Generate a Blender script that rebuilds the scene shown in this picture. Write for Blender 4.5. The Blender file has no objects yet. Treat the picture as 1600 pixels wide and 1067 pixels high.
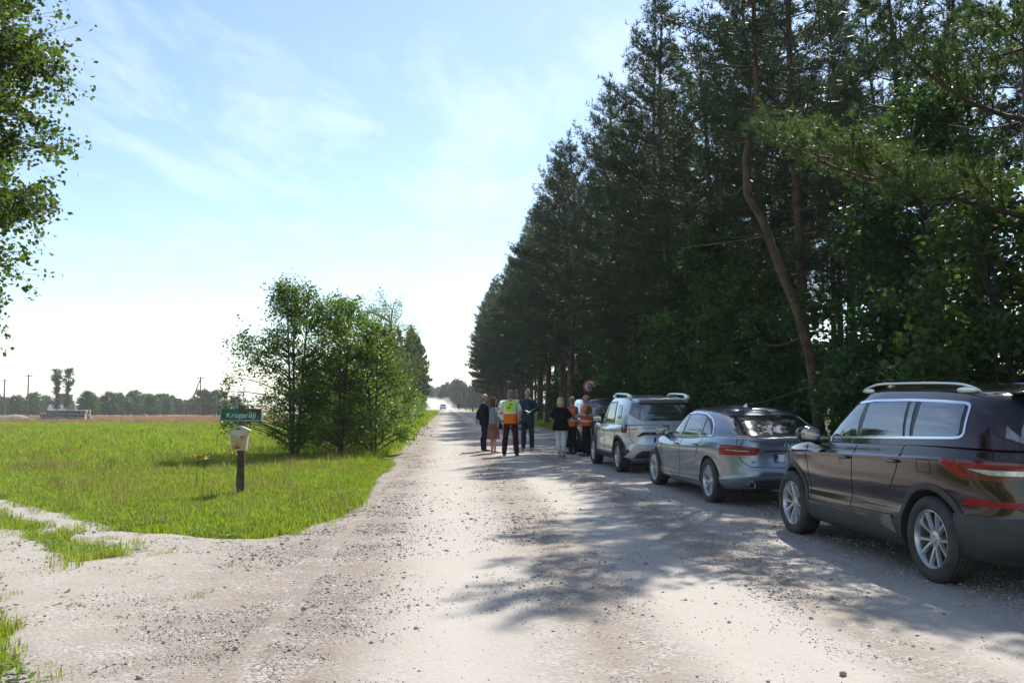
import bpy, bmesh, math, random
import numpy as np
from mathutils import Vector, Matrix, Euler

R = math.radians
scene = bpy.context.scene
COL = scene.collection

# ------------------------------------------------------------------ camera
FPX, YH, CAMH = 1390.0, 628.0, 1.52          # focal length in photo pixels, eye-level row, eye height
cam_data = bpy.data.cameras.new("camera")
cam_data.sensor_width = 36.0
cam_data.lens = 36.0 * FPX / 1600.0
cam_data.clip_start = 0.05
cam_data.clip_end = 6000.0
cam = bpy.data.objects.new("camera", cam_data)
cam.location = (0, 0, CAMH)
cam.rotation_euler = (R(90) + math.atan((YH - 533.5) / FPX), 0, 0)
COL.objects.link(cam)
scene.camera = cam

# ------------------------------------------------------------------ light
SUN_AZ, SUN_EL = 24.0, 49.0                    # degrees to the right of straight ahead, above the horizon
sd = Vector((math.sin(R(SUN_AZ)) * math.cos(R(SUN_EL)), math.cos(R(SUN_AZ)) * math.cos(R(SUN_EL)), math.sin(R(SUN_EL))))
world = bpy.data.worlds.new("World")
scene.world = world
world.use_nodes = True
wn = world.node_tree
wn.nodes.clear()
w_out = wn.nodes.new("ShaderNodeOutputWorld")
w_bg = wn.nodes.new("ShaderNodeBackground")
w_bg.inputs["Strength"].default_value = 0.11
sky = wn.nodes.new("ShaderNodeTexSky")
sky.sky_type = 'NISHITA'
sky.sun_disc = False
sky.sun_elevation = R(SUN_EL)
sky.sun_rotation = R(SUN_AZ)
sky.air_density = 1.0
sky.dust_density = 0.4
sky.ozone_density = 2.0
# thin cirrus, the same all over the sky
tc = wn.nodes.new("ShaderNodeTexCoord")
sep = wn.nodes.new("ShaderNodeSeparateXYZ"); wn.links.new(tc.outputs["Generated"], sep.inputs[0])
zc = wn.nodes.new("ShaderNodeMath"); zc.operation = 'MAXIMUM'; zc.inputs[1].default_value = 0.06
wn.links.new(sep.outputs["Z"], zc.inputs[0])
dv = wn.nodes.new("ShaderNodeVectorMath"); dv.operation = 'DIVIDE'
cz = wn.nodes.new("ShaderNodeCombineXYZ")
for k in range(3): wn.links.new(zc.outputs[0], cz.inputs[k])
wn.links.new(tc.outputs["Generated"], dv.inputs[0]); wn.links.new(cz.outputs[0], dv.inputs[1])
mp = wn.nodes.new("ShaderNodeMapping")
mp.inputs["Rotation"].default_value = (0, 0, R(-28)); mp.inputs["Scale"].default_value = (1.5, 0.55, 0.0)
mp.inputs["Location"].default_value = (0.35, 0.2, 0)
wn.links.new(dv.outputs[0], mp.inputs["Vector"])
n1 = wn.nodes.new("ShaderNodeTexNoise"); n1.inputs["Scale"].default_value = 1.3
n1.inputs["Detail"].default_value = 9.0; n1.inputs["Roughness"].default_value = 0.62; n1.inputs["Distortion"].default_value = 0.35
wn.links.new(mp.outputs[0], n1.inputs["Vector"])
cr = wn.nodes.new("ShaderNodeMapRange"); cr.inputs["From Min"].default_value = 0.47; cr.inputs["From Max"].default_value = 0.78
cr.inputs["To Max"].default_value = 0.5
wn.links.new(n1.outputs["Fac"], cr.inputs["Value"])
hz = wn.nodes.new("ShaderNodeMapRange"); hz.inputs["From Min"].default_value = 0.08; hz.inputs["From Max"].default_value = 0.28
wn.links.new(sep.outputs["Z"], hz.inputs["Value"])
cf = wn.nodes.new("ShaderNodeMath"); cf.operation = 'MULTIPLY'
wn.links.new(cr.outputs[0], cf.inputs[0]); wn.links.new(hz.outputs[0], cf.inputs[1])
mixc = wn.nodes.new("ShaderNodeMixRGB"); mixc.inputs["Color2"].default_value = (7.4, 7.6, 7.9, 1)
wn.links.new(cf.outputs[0], mixc.inputs["Fac"]); wn.links.new(sky.outputs[0], mixc.inputs["Color1"])
wn.links.new(mixc.outputs[0], w_bg.inputs["Color"]); wn.links.new(w_bg.outputs[0], w_out.inputs[0])

sun_data = bpy.data.lights.new("sun", 'SUN')
sun_data.energy = 4.2
sun_data.angle = R(0.53)
sun_data.color = (1.0, 0.95, 0.87)
sun = bpy.data.objects.new("sun", sun_data)
sun.rotation_euler = sd.to_track_quat('Z', 'Y').to_euler()
sun.location = (30, 40, 60)
COL.objects.link(sun)

vs = scene.view_settings
vs.view_transform = 'Standard'; vs.look = 'None'; vs.gamma = 1.0; vs.use_curve_mapping = False
vs.exposure = 0.84
scene.render.engine = 'CYCLES'
cy = scene.cycles
cy.use_denoising = True
cy.max_bounces = 7; cy.diffuse_bounces = 3; cy.glossy_bounces = 3; cy.transmission_bounces = 4
cy.transparent_max_bounces = 8; cy.volume_bounces = 2
cy.sample_clamp_indirect = 6.0
cy.use_adaptive_sampling = True

# ------------------------------------------------------------------ helpers
def link(o, parent=None):
    COL.objects.link(o)
    if parent is not None: o.parent = parent
    return o

def tag(o, label=None, cat=None, group=None, kind=None):
    if label: o["label"] = label
    if cat: o["category"] = cat
    if group: o["group"] = group
    if kind: o["kind"] = kind
    return o

def empty(name, loc=(0, 0, 0), rz=0.0):
    o = bpy.data.objects.new(name, None)
    o.empty_display_size = 0.2
    o.location = loc; o.rotation_euler = (0, 0, rz)
    return link(o)

def copy_tree(o, parent=None):
    c = o.copy(); COL.objects.link(c); c.parent = parent
    for ch in list(o.children): copy_tree(ch, c)
    return c

class MB:
    """collects vertices and faces (with material index) and builds ONE mesh"""
    def __init__(s): s.v = []; s.f = []; s.m = []; s.n = 0
    def add(s, v, f, mi=0):
        v = np.asarray(v, float).reshape(-1, 3)
        s.v.append(v)
        for q in f: s.f.append([i + s.n for i in q])
        s.m += [mi] * len(f)
        s.n += len(v)
        return s
    def box(s, c, d, rot=None, mi=0, taper=1.0):
        c = np.array(c, float); d = np.array(d, float) / 2
        V = np.array([[x, y, z] for z in (-1, 1) for y in (-1, 1) for x in (-1, 1)], float) * d
        V[4:, :2] *= taper
        if rot is not None: V = V @ np.array(Euler(rot).to_matrix()).T
        return s.add(V + c, [(0, 2, 3, 1), (4, 5, 7, 6), (0, 1, 5, 4), (2, 6, 7, 3), (0, 4, 6, 2), (1, 3, 7, 5)], mi)
    def rbox(s, c, d, n=4.0, rot=None, seg=10, mi=0):
        """rounded box (superellipsoid)"""
        V = []; F = []; L = seg; M = seg * 2
        d = np.array(d, float) / 2
        for i in range(L + 1):
            a = -math.pi / 2 + math.pi * i / L
            for j in range(M):
                b = 2 * math.pi * j / M
                p = lambda w: math.copysign(abs(w) ** (2.0 / n), w)
                V.append((p(math.cos(a)) * p(math.cos(b)), p(math.cos(a)) * p(math.sin(b)), p(math.sin(a))))
        for i in range(L):
            for j in range(M):
                F.append((i * M + j, i * M + (j + 1) % M, (i + 1) * M + (j + 1) % M, (i + 1) * M + j))
        V = np.array(V) * d
        if rot is not None: V = V @ np.array(Euler(rot).to_matrix()).T
        return s.add(V + np.array(c, float), F, mi)
    def tube(s, pts, rad, n=6, mi=0, cap=True):
        P = np.asarray(pts, float); k = len(P)
        rad = np.broadcast_to(np.asarray(rad, float), (k,))
        T = np.gradient(P, axis=0); T /= np.linalg.norm(T, axis=1)[:, None] + 1e-9
        up = np.array([0, 0, 1.0]) if abs(T[0][2]) < 0.9 else np.array([1.0, 0, 0])
        V = []
        a = np.arange(n) * 2 * math.pi / n
        for i in range(k):
            u = up - T[i] * (up @ T[i]); u /= np.linalg.norm(u) + 1e-9; up = u
            w = np.cross(T[i], u)
            V.append(P[i] + rad[i] * (np.cos(a)[:, None] * u + np.sin(a)[:, None] * w))
        F = [(i * n + j, i * n + (j + 1) % n, (i + 1) * n + (j + 1) % n, (i + 1) * n + j) for i in range(k - 1) for j in range(n)]
        if cap: F += [tuple(range(n))[::-1], tuple((k - 1) * n + j for j in range(n))]
        return s.add(np.concatenate(V), F, mi)
    def lathe(s, prof, n=48, axis='y', c=(0, 0, 0), mi=0):
        """profile [(radius, height along axis)]"""
        V = []; k = len(prof)
        for r, h in prof:
            for j in range(n):
                a = 2 * math.pi * j / n
                p = (r * math.cos(a), h, r * math.sin(a)) if axis == 'y' else ((r * math.cos(a), r * math.sin(a), h) if axis == 'z' else (h, r * math.cos(a), r * math.sin(a)))
                V.append(p)
        F = [(i * n + j, i * n + (j + 1) % n, (i + 1) * n + (j + 1) % n, (i + 1) * n + j) for i in range(k - 1) for j in range(n)]
        return s.add(np.array(V) + np.array(c, float), F, mi)
    def mesh(s, name):
        me = bpy.data.meshes.new(name)
        V = np.concatenate(s.v) if s.v else np.zeros((0, 3))
        me.from_pydata(V.tolist(), [], s.f)
        if any(s.m): me.polygons.foreach_set("material_index", s.m)
        return me
    def build(s, name, mats, parent=None, smooth=None, fix=False):
        me = s.mesh(name)
        if not isinstance(mats, (list, tuple)): mats = [mats]
        for m in mats: me.materials.append(m)
        if fix:
            b = bmesh.new(); b.from_mesh(me); bmesh.ops.recalc_face_normals(b, faces=b.faces); b.to_mesh(me); b.free()
        if smooth is not None: smooth_mesh(me, smooth)
        return link(bpy.data.objects.new(name, me), parent)

def smooth_mesh(me, ang=35):
    me.polygons.foreach_set("use_smooth", [True] * len(me.polygons))
    if ang < 180: me.set_sharp_from_angle(angle=R(ang))
    me.update()

def mesh_np(name, V, F, mat=None, smooth=False):
    """fast mesh from numpy arrays, F of one face size"""
    V = np.ascontiguousarray(V, np.float32); F = np.ascontiguousarray(F, np.int32)
    me = bpy.data.meshes.new(name)
    k = F.shape[1]
    me.vertices.add(len(V)); me.vertices.foreach_set("co", V.ravel())
    me.loops.add(F.size); me.loops.foreach_set("vertex_index", F.ravel())
    me.polygons.add(len(F)); me.polygons.foreach_set("loop_start", np.arange(0, F.size, k, dtype=np.int32))
    if smooth: me.polygons.foreach_set("use_smooth", np.ones(len(F), bool))
    me.update(calc_edges=True); me.validate()
    if mat: me.materials.append(mat)
    return me

# ------------------------------------------------------------------ materials
MATS = {}
def pbr(name, col, rough=0.6, metal=0.0, coat=0.0, ior=1.5, spec=0.5, noise=0.0, nscale=8.0, bump=0.0, bscale=40.0, col2=None, emis=None, coords='Object'):
    if name in MATS: return MATS[name]
    m = bpy.data.materials.new(name); m.use_nodes = True
    nt = m.node_tree; b = nt.nodes["Principled BSDF"]
    b.inputs["Base Color"].default_value = (*col, 1); b.inputs["Roughness"].default_value = rough
    b.inputs["Metallic"].default_value = metal; b.inputs["IOR"].default_value = ior
    b.inputs["Specular IOR Level"].default_value = spec
    b.inputs["Coat Weight"].default_value = coat; b.inputs["Coat Roughness"].default_value = 0.04
    if noise or bump:
        t = nt.nodes.new("ShaderNodeTexCoord")
        n = nt.nodes.new("ShaderNodeTexNoise"); n.inputs["Scale"].default_value = nscale; n.inputs["Detail"].default_value = 6
        nt.links.new(t.outputs[coords], n.inputs["Vector"])
        if noise:
            mx = nt.nodes.new("ShaderNodeMixRGB")
            c2 = col2 or tuple(c * (1 - noise) for c in col)
            rp = nt.nodes.new("ShaderNodeMapRange"); rp.inputs["From Min"].default_value = 0.38; rp.inputs["From Max"].default_value = 0.62
            nt.links.new(n.outputs["Fac"], rp.inputs["Value"])
            mx.inputs["Color1"].default_value = (*col, 1); mx.inputs["Color2"].default_value = (*c2, 1)
            nt.links.new(rp.outputs[0], mx.inputs["Fac"]); nt.links.new(mx.outputs[0], b.inputs["Base Color"])
        if bump:
            n2 = nt.nodes.new("ShaderNodeTexNoise"); n2.inputs["Scale"].default_value = bscale; n2.inputs["Detail"].default_value = 5
            nt.links.new(t.outputs[coords], n2.inputs["Vector"])
            bp = nt.nodes.new("ShaderNodeBump"); bp.inputs["Strength"].default_value = bump; bp.inputs["Distance"].default_value = 0.02
            nt.links.new(n2.outputs["Fac"], bp.inputs["Height"]); nt.links.new(bp.outputs[0], b.inputs["Normal"])
    if emis:
        b.inputs["Emission Color"].default_value = (*emis[0], 1); b.inputs["Emission Strength"].default_value = emis[1]
    MATS[name] = m
    return m

def leafmat(name, c1, c2, trans=0.45, tcol=None, rough=0.5, spec=0.3, patch=None):
    """thin leaf: each leaf has its own tint, light passes through"""
    if name in MATS: return MATS[name]
    m = bpy.data.materials.new(name); m.use_nodes = True
    nt = m.node_tree; b = nt.nodes["Principled BSDF"]; out = nt.nodes["Material Output"]
    g = nt.nodes.new("ShaderNodeNewGeometry")
    oi = nt.nodes.new("ShaderNodeObjectInfo")
    mx = nt.nodes.new("ShaderNodeMixRGB"); mx.inputs["Color1"].default_value = (*c1, 1); mx.inputs["Color2"].default_value = (*c2, 1)
    nt.links.new(g.outputs["Random Per Island"], mx.inputs["Fac"])
    hv = nt.nodes.new("ShaderNodeHueSaturation")
    mr = nt.nodes.new("ShaderNodeMapRange"); mr.inputs["To Min"].default_value = 0.8; mr.inputs["To Max"].default_value = 1.2
    nt.links.new(oi.outputs["Random"], mr.inputs["Value"]); nt.links.new(mr.outputs[0], hv.inputs["Value"])
    nt.links.new(mx.outputs[0], hv.inputs["Color"])
    if patch:                                   # drier patches here and there in the sward
        gp = nt.nodes.new("ShaderNodeNewGeometry"); pn = nt.nodes.new("ShaderNodeTexNoise"); pn.inputs["Scale"].default_value = 0.42; pn.inputs["Detail"].default_value = 5
        nt.links.new(gp.outputs["Position"], pn.inputs["Vector"])
        pr = nt.nodes.new("ShaderNodeMapRange"); pr.inputs["From Min"].default_value = 0.44; pr.inputs["From Max"].default_value = 0.68; pr.inputs["To Max"].default_value = 0.4; nt.links.new(pn.outputs["Fac"], pr.inputs["Value"])
        pm = nt.nodes.new("ShaderNodeMixRGB"); pm.inputs["Color2"].default_value = (*patch, 1); nt.links.new(pr.outputs[0], pm.inputs["Fac"]); nt.links.new(mx.outputs[0], pm.inputs["Color1"]); nt.links.new(pm.outputs[0], hv.inputs["Color"])
    nt.links.new(hv.outputs[0], b.inputs["Base Color"])
    b.inputs["Roughness"].default_value = rough; b.inputs["Specular IOR Level"].default_value = spec
    t = nt.nodes.new("ShaderNodeBsdfTranslucent")
    tm = nt.nodes.new("ShaderNodeMixRGB"); tm.blend_type = 'MULTIPLY'; tm.inputs["Fac"].default_value = 1.0
    tc_ = tcol or (1.5, 1.6, 0.7)
    tm.inputs["Color2"].default_value = (*tc_, 1)
    nt.links.new(hv.outputs[0], tm.inputs["Color1"]); nt.links.new(tm.outputs[0], t.inputs["Color"])
    ms = nt.nodes.new("ShaderNodeMixShader"); ms.inputs["Fac"].default_value = trans
    nt.links.new(b.outputs[0], ms.inputs[1]); nt.links.new(t.outputs[0], ms.inputs[2])
    nt.links.new(ms.outputs[0], out.inputs["Surface"])
    MATS[name] = m
    return m

def sstep(a, b, x):
    t = np.clip((x - a) / (b - a), 0, 1); return t * t * (3 - 2 * t)

# simple value noise on arrays
_NT = np.random.default_rng(5).random((256, 256))
def vnoise(x, y, s=1.0):
    x = np.asarray(x, float) * s; y = np.asarray(y, float) * s
    xi = np.floor(x).astype(int); yi = np.floor(y).astype(int)
    fx = x - xi; fy = y - yi; fx = fx * fx * (3 - 2 * fx); fy = fy * fy * (3 - 2 * fy)
    g = lambda i, j: _NT[i % 256, j % 256]
    return (g(xi, yi) * (1 - fx) + g(xi + 1, yi) * fx) * (1 - fy) + (g(xi, yi + 1) * (1 - fx) + g(xi + 1, yi + 1) * fx) * fy - 0.5

# ------------------------------------------------------------------ lie of the land
SL = -0.0737                                   # the road drifts to the left as it runs away
def gz(x, y):
    x = np.asarray(x, float); y = np.asarray(y, float)
    yy = np.minimum(y, 900)
    z = -0.0042 * np.maximum(0, yy - 95)
    left = sstep(6, 24, -(x - SL * yy))
    return z - left * 0.0085 * np.maximum(0, yy - 45)
def road_relief(x, y):
    u = x - SL * y
    near = sstep(120, 20, y)
    z = 0.035 * np.exp(-((u - 1.9) / 2.2) ** 2)
    for c in (0.1, 1.9, 3.4): z = z - 0.012 * np.exp(-((u - c) / 0.33) ** 2)
    return z + near * (0.012 * vnoise(x, y, 2.3) + 0.008 * vnoise(x + 31, y + 7, 6.1))
EDGE_L, EDGE_R = -1.35, 5.85
def road_z(x, y):
    return float(gz(x, y) + road_relief(np.float64(x), np.float64(y)))
# ================================================================== SETTING: ground, road, track
def dirt_material():
    m = bpy.data.materials.new("gravel_dirt"); m.use_nodes = True
    nt = m.node_tree; b = nt.nodes["Principled BSDF"]; L = nt.links.new; N = nt.nodes.new
    g = N("ShaderNodeNewGeometry")
    dot = N("ShaderNodeVectorMath"); dot.operation = 'DOT_PRODUCT'; dot.inputs[1].default_value = (1, -SL, 0)
    L(g.outputs["Position"], dot.inputs[0])
    def noise(scale, detail=5, rough=0.55, stretch=None):
        n = N("ShaderNodeTexNoise"); n.inputs["Scale"].default_value = scale; n.inputs["Detail"].default_value = detail; n.inputs["Roughness"].default_value = rough
        if stretch:
            mp = N("ShaderNodeMapping"); mp.inputs["Scale"].default_value = stretch; mp.inputs["Rotation"].default_value = (0, 0, math.atan(SL))
            L(g.outputs["Position"], mp.inputs[0]); L(mp.outputs[0], n.inputs["Vector"])
        else: L(g.outputs["Position"], n.inputs["Vector"])
        return n
    wob = noise(0.55, 4, 0.6, (1, 0.5, 1))
    ma = N("ShaderNodeMath"); ma.operation = 'MULTIPLY_ADD'; ma.inputs[1].default_value = 0.9; L(wob.outputs["Fac"], ma.inputs[0])
    ad = N("ShaderNodeMath"); ad.operation = 'SUBTRACT'; ad.inputs[1].default_value = 0.45
    L(dot.outputs["Value"], ma.inputs[2]); L(ma.outputs[0], ad.inputs[0])
    mr = N("ShaderNodeMapRange"); mr.inputs["From Min"].default_value = -4; mr.inputs["From Max"].default_value = 6
    L(ad.outputs[0], mr.inputs["Value"])
    ramp = N("ShaderNodeValToRGB")            # how hard-packed the surface is across the road
    prof = [(-4.0, .55), (-2.6, .45), (-1.6, .12), (-0.75, .05), (-0.3, .75), (0.1, 1.0), (0.55, .8), (0.95, .12), (1.3, .25), (1.6, .95), (2.2, .95), (2.6, .15), (2.95, .3), (3.3, .8), (3.8, .6), (4.3, .12), (6.0, .05)]
    el = ramp.color_ramp.elements
    while len(el) > 1: el.remove(el[0])
    el[0].position = 0; el[0].color = (prof[0][1],) * 3 + (1,)
    for p, v in prof[1:]:
        e = el.new((p + 4) / 10); e.color = (v, v, v, 1)
    L(mr.outputs[0], ramp.inputs["Fac"])
    sand_n = noise(1.7, 6, 0.65); fine = noise(26, 6, 0.7); spk = N("ShaderNodeTexVoronoi"); spk.inputs["Scale"].default_value = 55
    L(g.outputs["Position"], spk.inputs["Vector"])
    spk2 = N("ShaderNodeTexVoronoi"); spk2.inputs["Scale"].default_value = 34; L(g.outputs["Position"], spk2.inputs["Vector"])
    loose = N("ShaderNodeMixRGB"); loose.inputs["Color1"].default_value = (0.195, 0.163, 0.135, 1); loose.inputs["Color2"].default_value = (0.29, 0.245, 0.20, 1)
    L(sand_n.outputs["Fac"], loose.inputs["Fac"])
    # grit of many stone colours
    gr = N("ShaderNodeValToRGB"); ge = gr.color_ramp.elements
    ge[0].position = 0.0; ge[0].color = (0.10, 0.095, 0.09, 1); ge[1].position = 1.0; ge[1].color = (0.55, 0.50, 0.46, 1)
    e = ge.new(0.45); e.color = (0.27, 0.235, 0.205, 1)
    sx = N("ShaderNodeSeparateXYZ"); L(spk.outputs["Color"], sx.inputs[0]); L(sx.outputs[0], gr.inputs["Fac"])
    gm = N("ShaderNodeMapRange"); gm.inputs["From Min"].default_value = 0.42; gm.inputs["From Max"].default_value = 0.62; gm.inputs["To Max"].default_value = 0.8
    gpatch = noise(2.6, 5, 0.7); L(gpatch.outputs["Fac"], gm.inputs["Value"])
    l2 = N("ShaderNodeMixRGB"); L(gm.outputs[0], l2.inputs["Fac"]); L(loose.outputs[0], l2.inputs["Color1"]); L(gr.outputs["Color"], l2.inputs["Color2"])
    pack = N("ShaderNodeMixRGB"); pack.inputs["Color1"].default_value = (0.37, 0.335, 0.29, 1); pack.inputs["Color2"].default_value = (0.465, 0.435, 0.39, 1)
    L(fine.outputs["Fac"], pack.inputs["Fac"])
    mx = N("ShaderNodeMixRGB"); L(ramp.outputs["Color"], mx.inputs["Fac"]); L(l2.outputs[0], mx.inputs["Color1"]); L(pack.outputs[0], mx.inputs["Color2"])
    L(mx.outputs[0], b.inputs["Base Color"])
    b.inputs["Roughness"].default_value = 0.92; b.inputs["Specular IOR Level"].default_value = 0.15
    # relief of the grit
    inv = N("ShaderNodeMath"); inv.operation = 'SUBTRACT'; inv.inputs[0].default_value = 1.15; L(ramp.outputs["Color"], inv.inputs[1])
    h1 = N("ShaderNodeMath"); h1.operation = 'MULTIPLY'; L(spk2.outputs["Distance"], h1.inputs[0]); L(inv.outputs[0], h1.inputs[1])
    h2 = N("ShaderNodeMath"); h2.operation = 'ADD'; L(h1.outputs[0], h2.inputs[0]); L(fine.outputs["Fac"], h2.inputs[1])
    bp = N("ShaderNodeBump"); bp.inputs["Strength"].default_value = 0.5; bp.inputs["Distance"].default_value = 0.016
    L(h2.outputs[0], bp.inputs["Height"]); L(bp.outputs[0], b.inputs["Normal"])
    return m

def ground_material():
    m = bpy.data.materials.new("meadow_soil"); m.use_nodes = True
    nt = m.node_tree; b = nt.nodes["Principled BSDF"]; L = nt.links.new; N = nt.nodes.new
    g = N("ShaderNodeNewGeometry")
    n1 = N("ShaderNodeTexNoise"); n1.inputs["Scale"].default_value = 0.35; n1.inputs["Detail"].default_value = 7
    n2 = N("ShaderNodeTexNoise"); n2.inputs["Scale"].default_value = 5.0; n2.inputs["Detail"].default_value = 6
    L(g.outputs["Position"], n1.inputs["Vector"]); L(g.outputs["Position"], n2.inputs["Vector"])
    a = N("ShaderNodeMixRGB"); a.inputs["Color1"].default_value = (0.11, 0.16, 0.025, 1); a.inputs["Color2"].default_value = (0.165, 0.205, 0.04, 1); L(n1.outputs["Fac"], a.inputs["Fac"])
    c = N("ShaderNodeMixRGB"); c.inputs["Color2"].default_value = (0.15, 0.125, 0.05, 1); L(a.outputs[0], c.inputs["Color1"])
    r = N("ShaderNodeMapRange"); r.inputs["From Min"].default_value = 0.5; r.inputs["From Max"].default_value = 0.75; r.inputs["To Max"].default_value = 0.6; L(n2.outputs["Fac"], r.inputs["Value"]); L(r.outputs[0], c.inputs["Fac"])
    # ripening cereal field beyond the meadow, on the left
    s = N("ShaderNodeSeparateXYZ"); L(g.outputs["Position"], s.inputs[0])
    wn_ = N("ShaderNodeMath"); wn_.operation = 'MULTIPLY_ADD'; wn_.inputs[1].default_value = 14; L(n1.outputs["Fac"], wn_.inputs[0]); L(s.outputs["Y"], wn_.inputs[2])
    f = N("ShaderNodeMapRange"); f.inputs["From Min"].default_value = 70; f.inputs["From Max"].default_value = 74; L(wn_.outputs[0], f.inputs["Value"])
    lx = N("ShaderNodeMapRange"); lx.inputs["From Min"].default_value = -13; lx.inputs["From Max"].default_value = -16; L(s.outputs["X"], lx.inputs["Value"])
    fm = N("ShaderNodeMath"); fm.operation = 'MULTIPLY'; L(f.outputs[0], fm.inputs[0]); L(lx.outputs[0], fm.inputs[1])
    w = N("ShaderNodeMixRGB"); w.inputs["Color2"].default_value = (0.34, 0.245, 0.145, 1); L(fm.outputs[0], w.inputs["Fac"]); L(c.outputs[0], w.inputs["Color1"])
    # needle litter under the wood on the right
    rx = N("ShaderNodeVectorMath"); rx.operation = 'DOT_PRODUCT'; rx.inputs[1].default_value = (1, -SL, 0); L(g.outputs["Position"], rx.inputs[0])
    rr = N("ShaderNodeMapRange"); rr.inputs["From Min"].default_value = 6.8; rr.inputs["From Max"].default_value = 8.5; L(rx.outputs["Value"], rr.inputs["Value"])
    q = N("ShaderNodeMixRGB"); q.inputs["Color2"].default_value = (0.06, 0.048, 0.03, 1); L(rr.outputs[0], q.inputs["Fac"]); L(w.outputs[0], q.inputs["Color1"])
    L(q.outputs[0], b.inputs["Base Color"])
    b.inputs["Roughness"].default_value = 0.95; b.inputs["Specular IOR Level"].default_value = 0.1
    bp = N("ShaderNodeBump"); bp.inputs["Strength"].default_value = 0.6; bp.inputs["Distance"].default_value = 0.05
    L(n2.outputs["Fac"], bp.inputs["Height"]); L(bp.outputs[0], b.inputs["Normal"])
    return m

M_DIRT = dirt_material()
M_GROUND = ground_material()

def sheet(name, xs, ys, zfun, mat, kind='structure', keep=None):
    X, Y = np.meshgrid(xs, ys)
    Z = zfun(X, Y)
    V = np.stack([X, Y, Z], -1).reshape(-1, 3)
    nx = len(xs); i = np.arange(len(ys) - 1)[:, None] * nx + np.arange(nx - 1)[None, :]
    F = np.stack([i, i + 1, i + 1 + nx, i + nx], -1).reshape(-1, 4)
    if keep is not None: F = F[keep(X, Y)[:-1, :-1].ravel()]
    o = link(bpy.data.objects.new(name, mesh_np(name, V, F, mat, True)))
    return tag(o, kind=kind)

def grow(a, b, step, ratio):
    out = [a]
    while out[-1] < b: out.append(out[-1] + step); step *= ratio
    return out
gxs = np.array(sorted(set([-v for v in grow(10, 2500, 1.0, 1.12)] + list(np.arange(-10, 10.1, 0.4)) + grow(10, 2500, 1.0, 1.12))))
gys = np.array(sorted(set([-v for v in grow(2, 400, 2, 1.4)] + list(np.arange(-2, 30, 0.4)) + grow(30, 3500, 0.5, 1.06))))
ground = sheet("ground", gxs, gys, lambda x, y: gz(x, y) - 0.035 + 0.03 * vnoise(x, y, 0.9) * sstep(60, 20, y), M_GROUND)

# the gravel road: u runs across it, its edges dip under the verge
us = np.concatenate([np.arange(EDGE_L - 0.8, EDGE_R + 0.81, 0.14)])
rys = np.array(list(np.arange(-14, 26, 0.16)) + grow(26, 900, 0.3, 1.05))
def edge_wob(y): return 0.22 * vnoise(y * 0 + 3.3, y, 0.55) + 0.16 * vnoise(y * 0 + 9.1, y, 1.9)
def road_sheet():
    U, Y = np.meshgrid(us, rys)
    X = U + SL * Y
    e = np.minimum(U - (EDGE_L + edge_wob(Y)), (EDGE_R + edge_wob(Y + 50)) - U)
    Z = gz(X, Y) + road_relief(X, Y) + np.clip((e - 0.1) * 0.35, -0.12, 0)
    V = np.stack([X, Y, Z], -1).reshape(-1, 3); nx = len(us)
    i = np.arange(len(rys) - 1)[:, None] * nx + np.arange(nx - 1)[None, :]
    F = np.stack([i, i + 1, i + 1 + nx, i + nx], -1).reshape(-1, 4)
    return tag(link(bpy.data.objects.new("gravel_road", mesh_np("gravel_road", V, F, M_DIRT, True))), kind='structure')
gravel_road = road_sheet()

# the sandy farm track that joins from the left: signed distance to its outline
def poly_sd(X, Y, poly):
    P = np.array(poly, float); inside = np.zeros(X.shape, bool); d = np.full(X.shape, 1e9)
    for (x0, y0), (x1, y1) in zip(P, np.roll(P, -1, 0)):
        ex, ey = x1 - x0, y1 - y0
        t = np.clip(((X - x0) * ex + (Y - y0) * ey) / (ex * ex + ey * ey), 0, 1)
        d = np.minimum(d, np.hypot(X - x0 - t * ex, Y - y0 - t * ey))
        c = ((y0 > Y) != (y1 > Y)) & (X < ex * (Y - y0) / (ey if ey else 1e-9) + x0)
        inside ^= c
    return np.where(inside, d, -d)
TRACK = [(-30, 34), (-16.5, 23.2), (-10.4, 17.9), (-8.6, 14.9), (-6.75, 13.0), (-4.7, 10.9), (-3.7, 10.25), (-2.9, 10.1), (-2.45, 10.7), (-2.35, 12.2), (-1.9, 13.2), (-0.5, 13.2), (-0.5, -12), (-2.3, -12), (-2.3, 3.0), (-2.72, 4.8), (-3.1, 5.6), (-3.45, 6.2), (-4.1, 6.9), (-7.2, 10.2), (-12, 15.6), (-18, 21.6), (-32, 32.5)]
MEDIAN = [(-13.5, 18.3), (-8.6, 13.75), (-6.2, 11.55), (-5.0, 10.3), (-4.2, 9.5), (-3.95, 9.0), (-4.2, 8.75), (-5.3, 9.95), (-6.7, 11.45), (-9.3, 14.0), (-14.2, 18.5)]
def track_sd(X, Y):
    a = poly_sd(X, Y, TRACK); b = -poly_sd(X, Y, MEDIAN)
    return np.minimum(a, b) + 0.2 * vnoise(X, Y, 1.1) + 0.2 * vnoise(X + 5, Y + 3, 3.1)
def track_z(X, Y):
    s = track_sd(X, Y)
    return gz(X, Y) - 0.012 + np.clip((s - 0.05) * 0.3, -0.12, 0) + 0.016 * vnoise(X, Y, 1.6) + 0.008 * vnoise(X, Y, 5) - 0.0
sandy_track = sheet("sandy_track", np.arange(-20, -0.6, 0.12), np.arange(-8, 27, 0.12), track_z, M_DIRT, keep=lambda X, Y: track_sd(X, Y) > -0.6)

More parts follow.
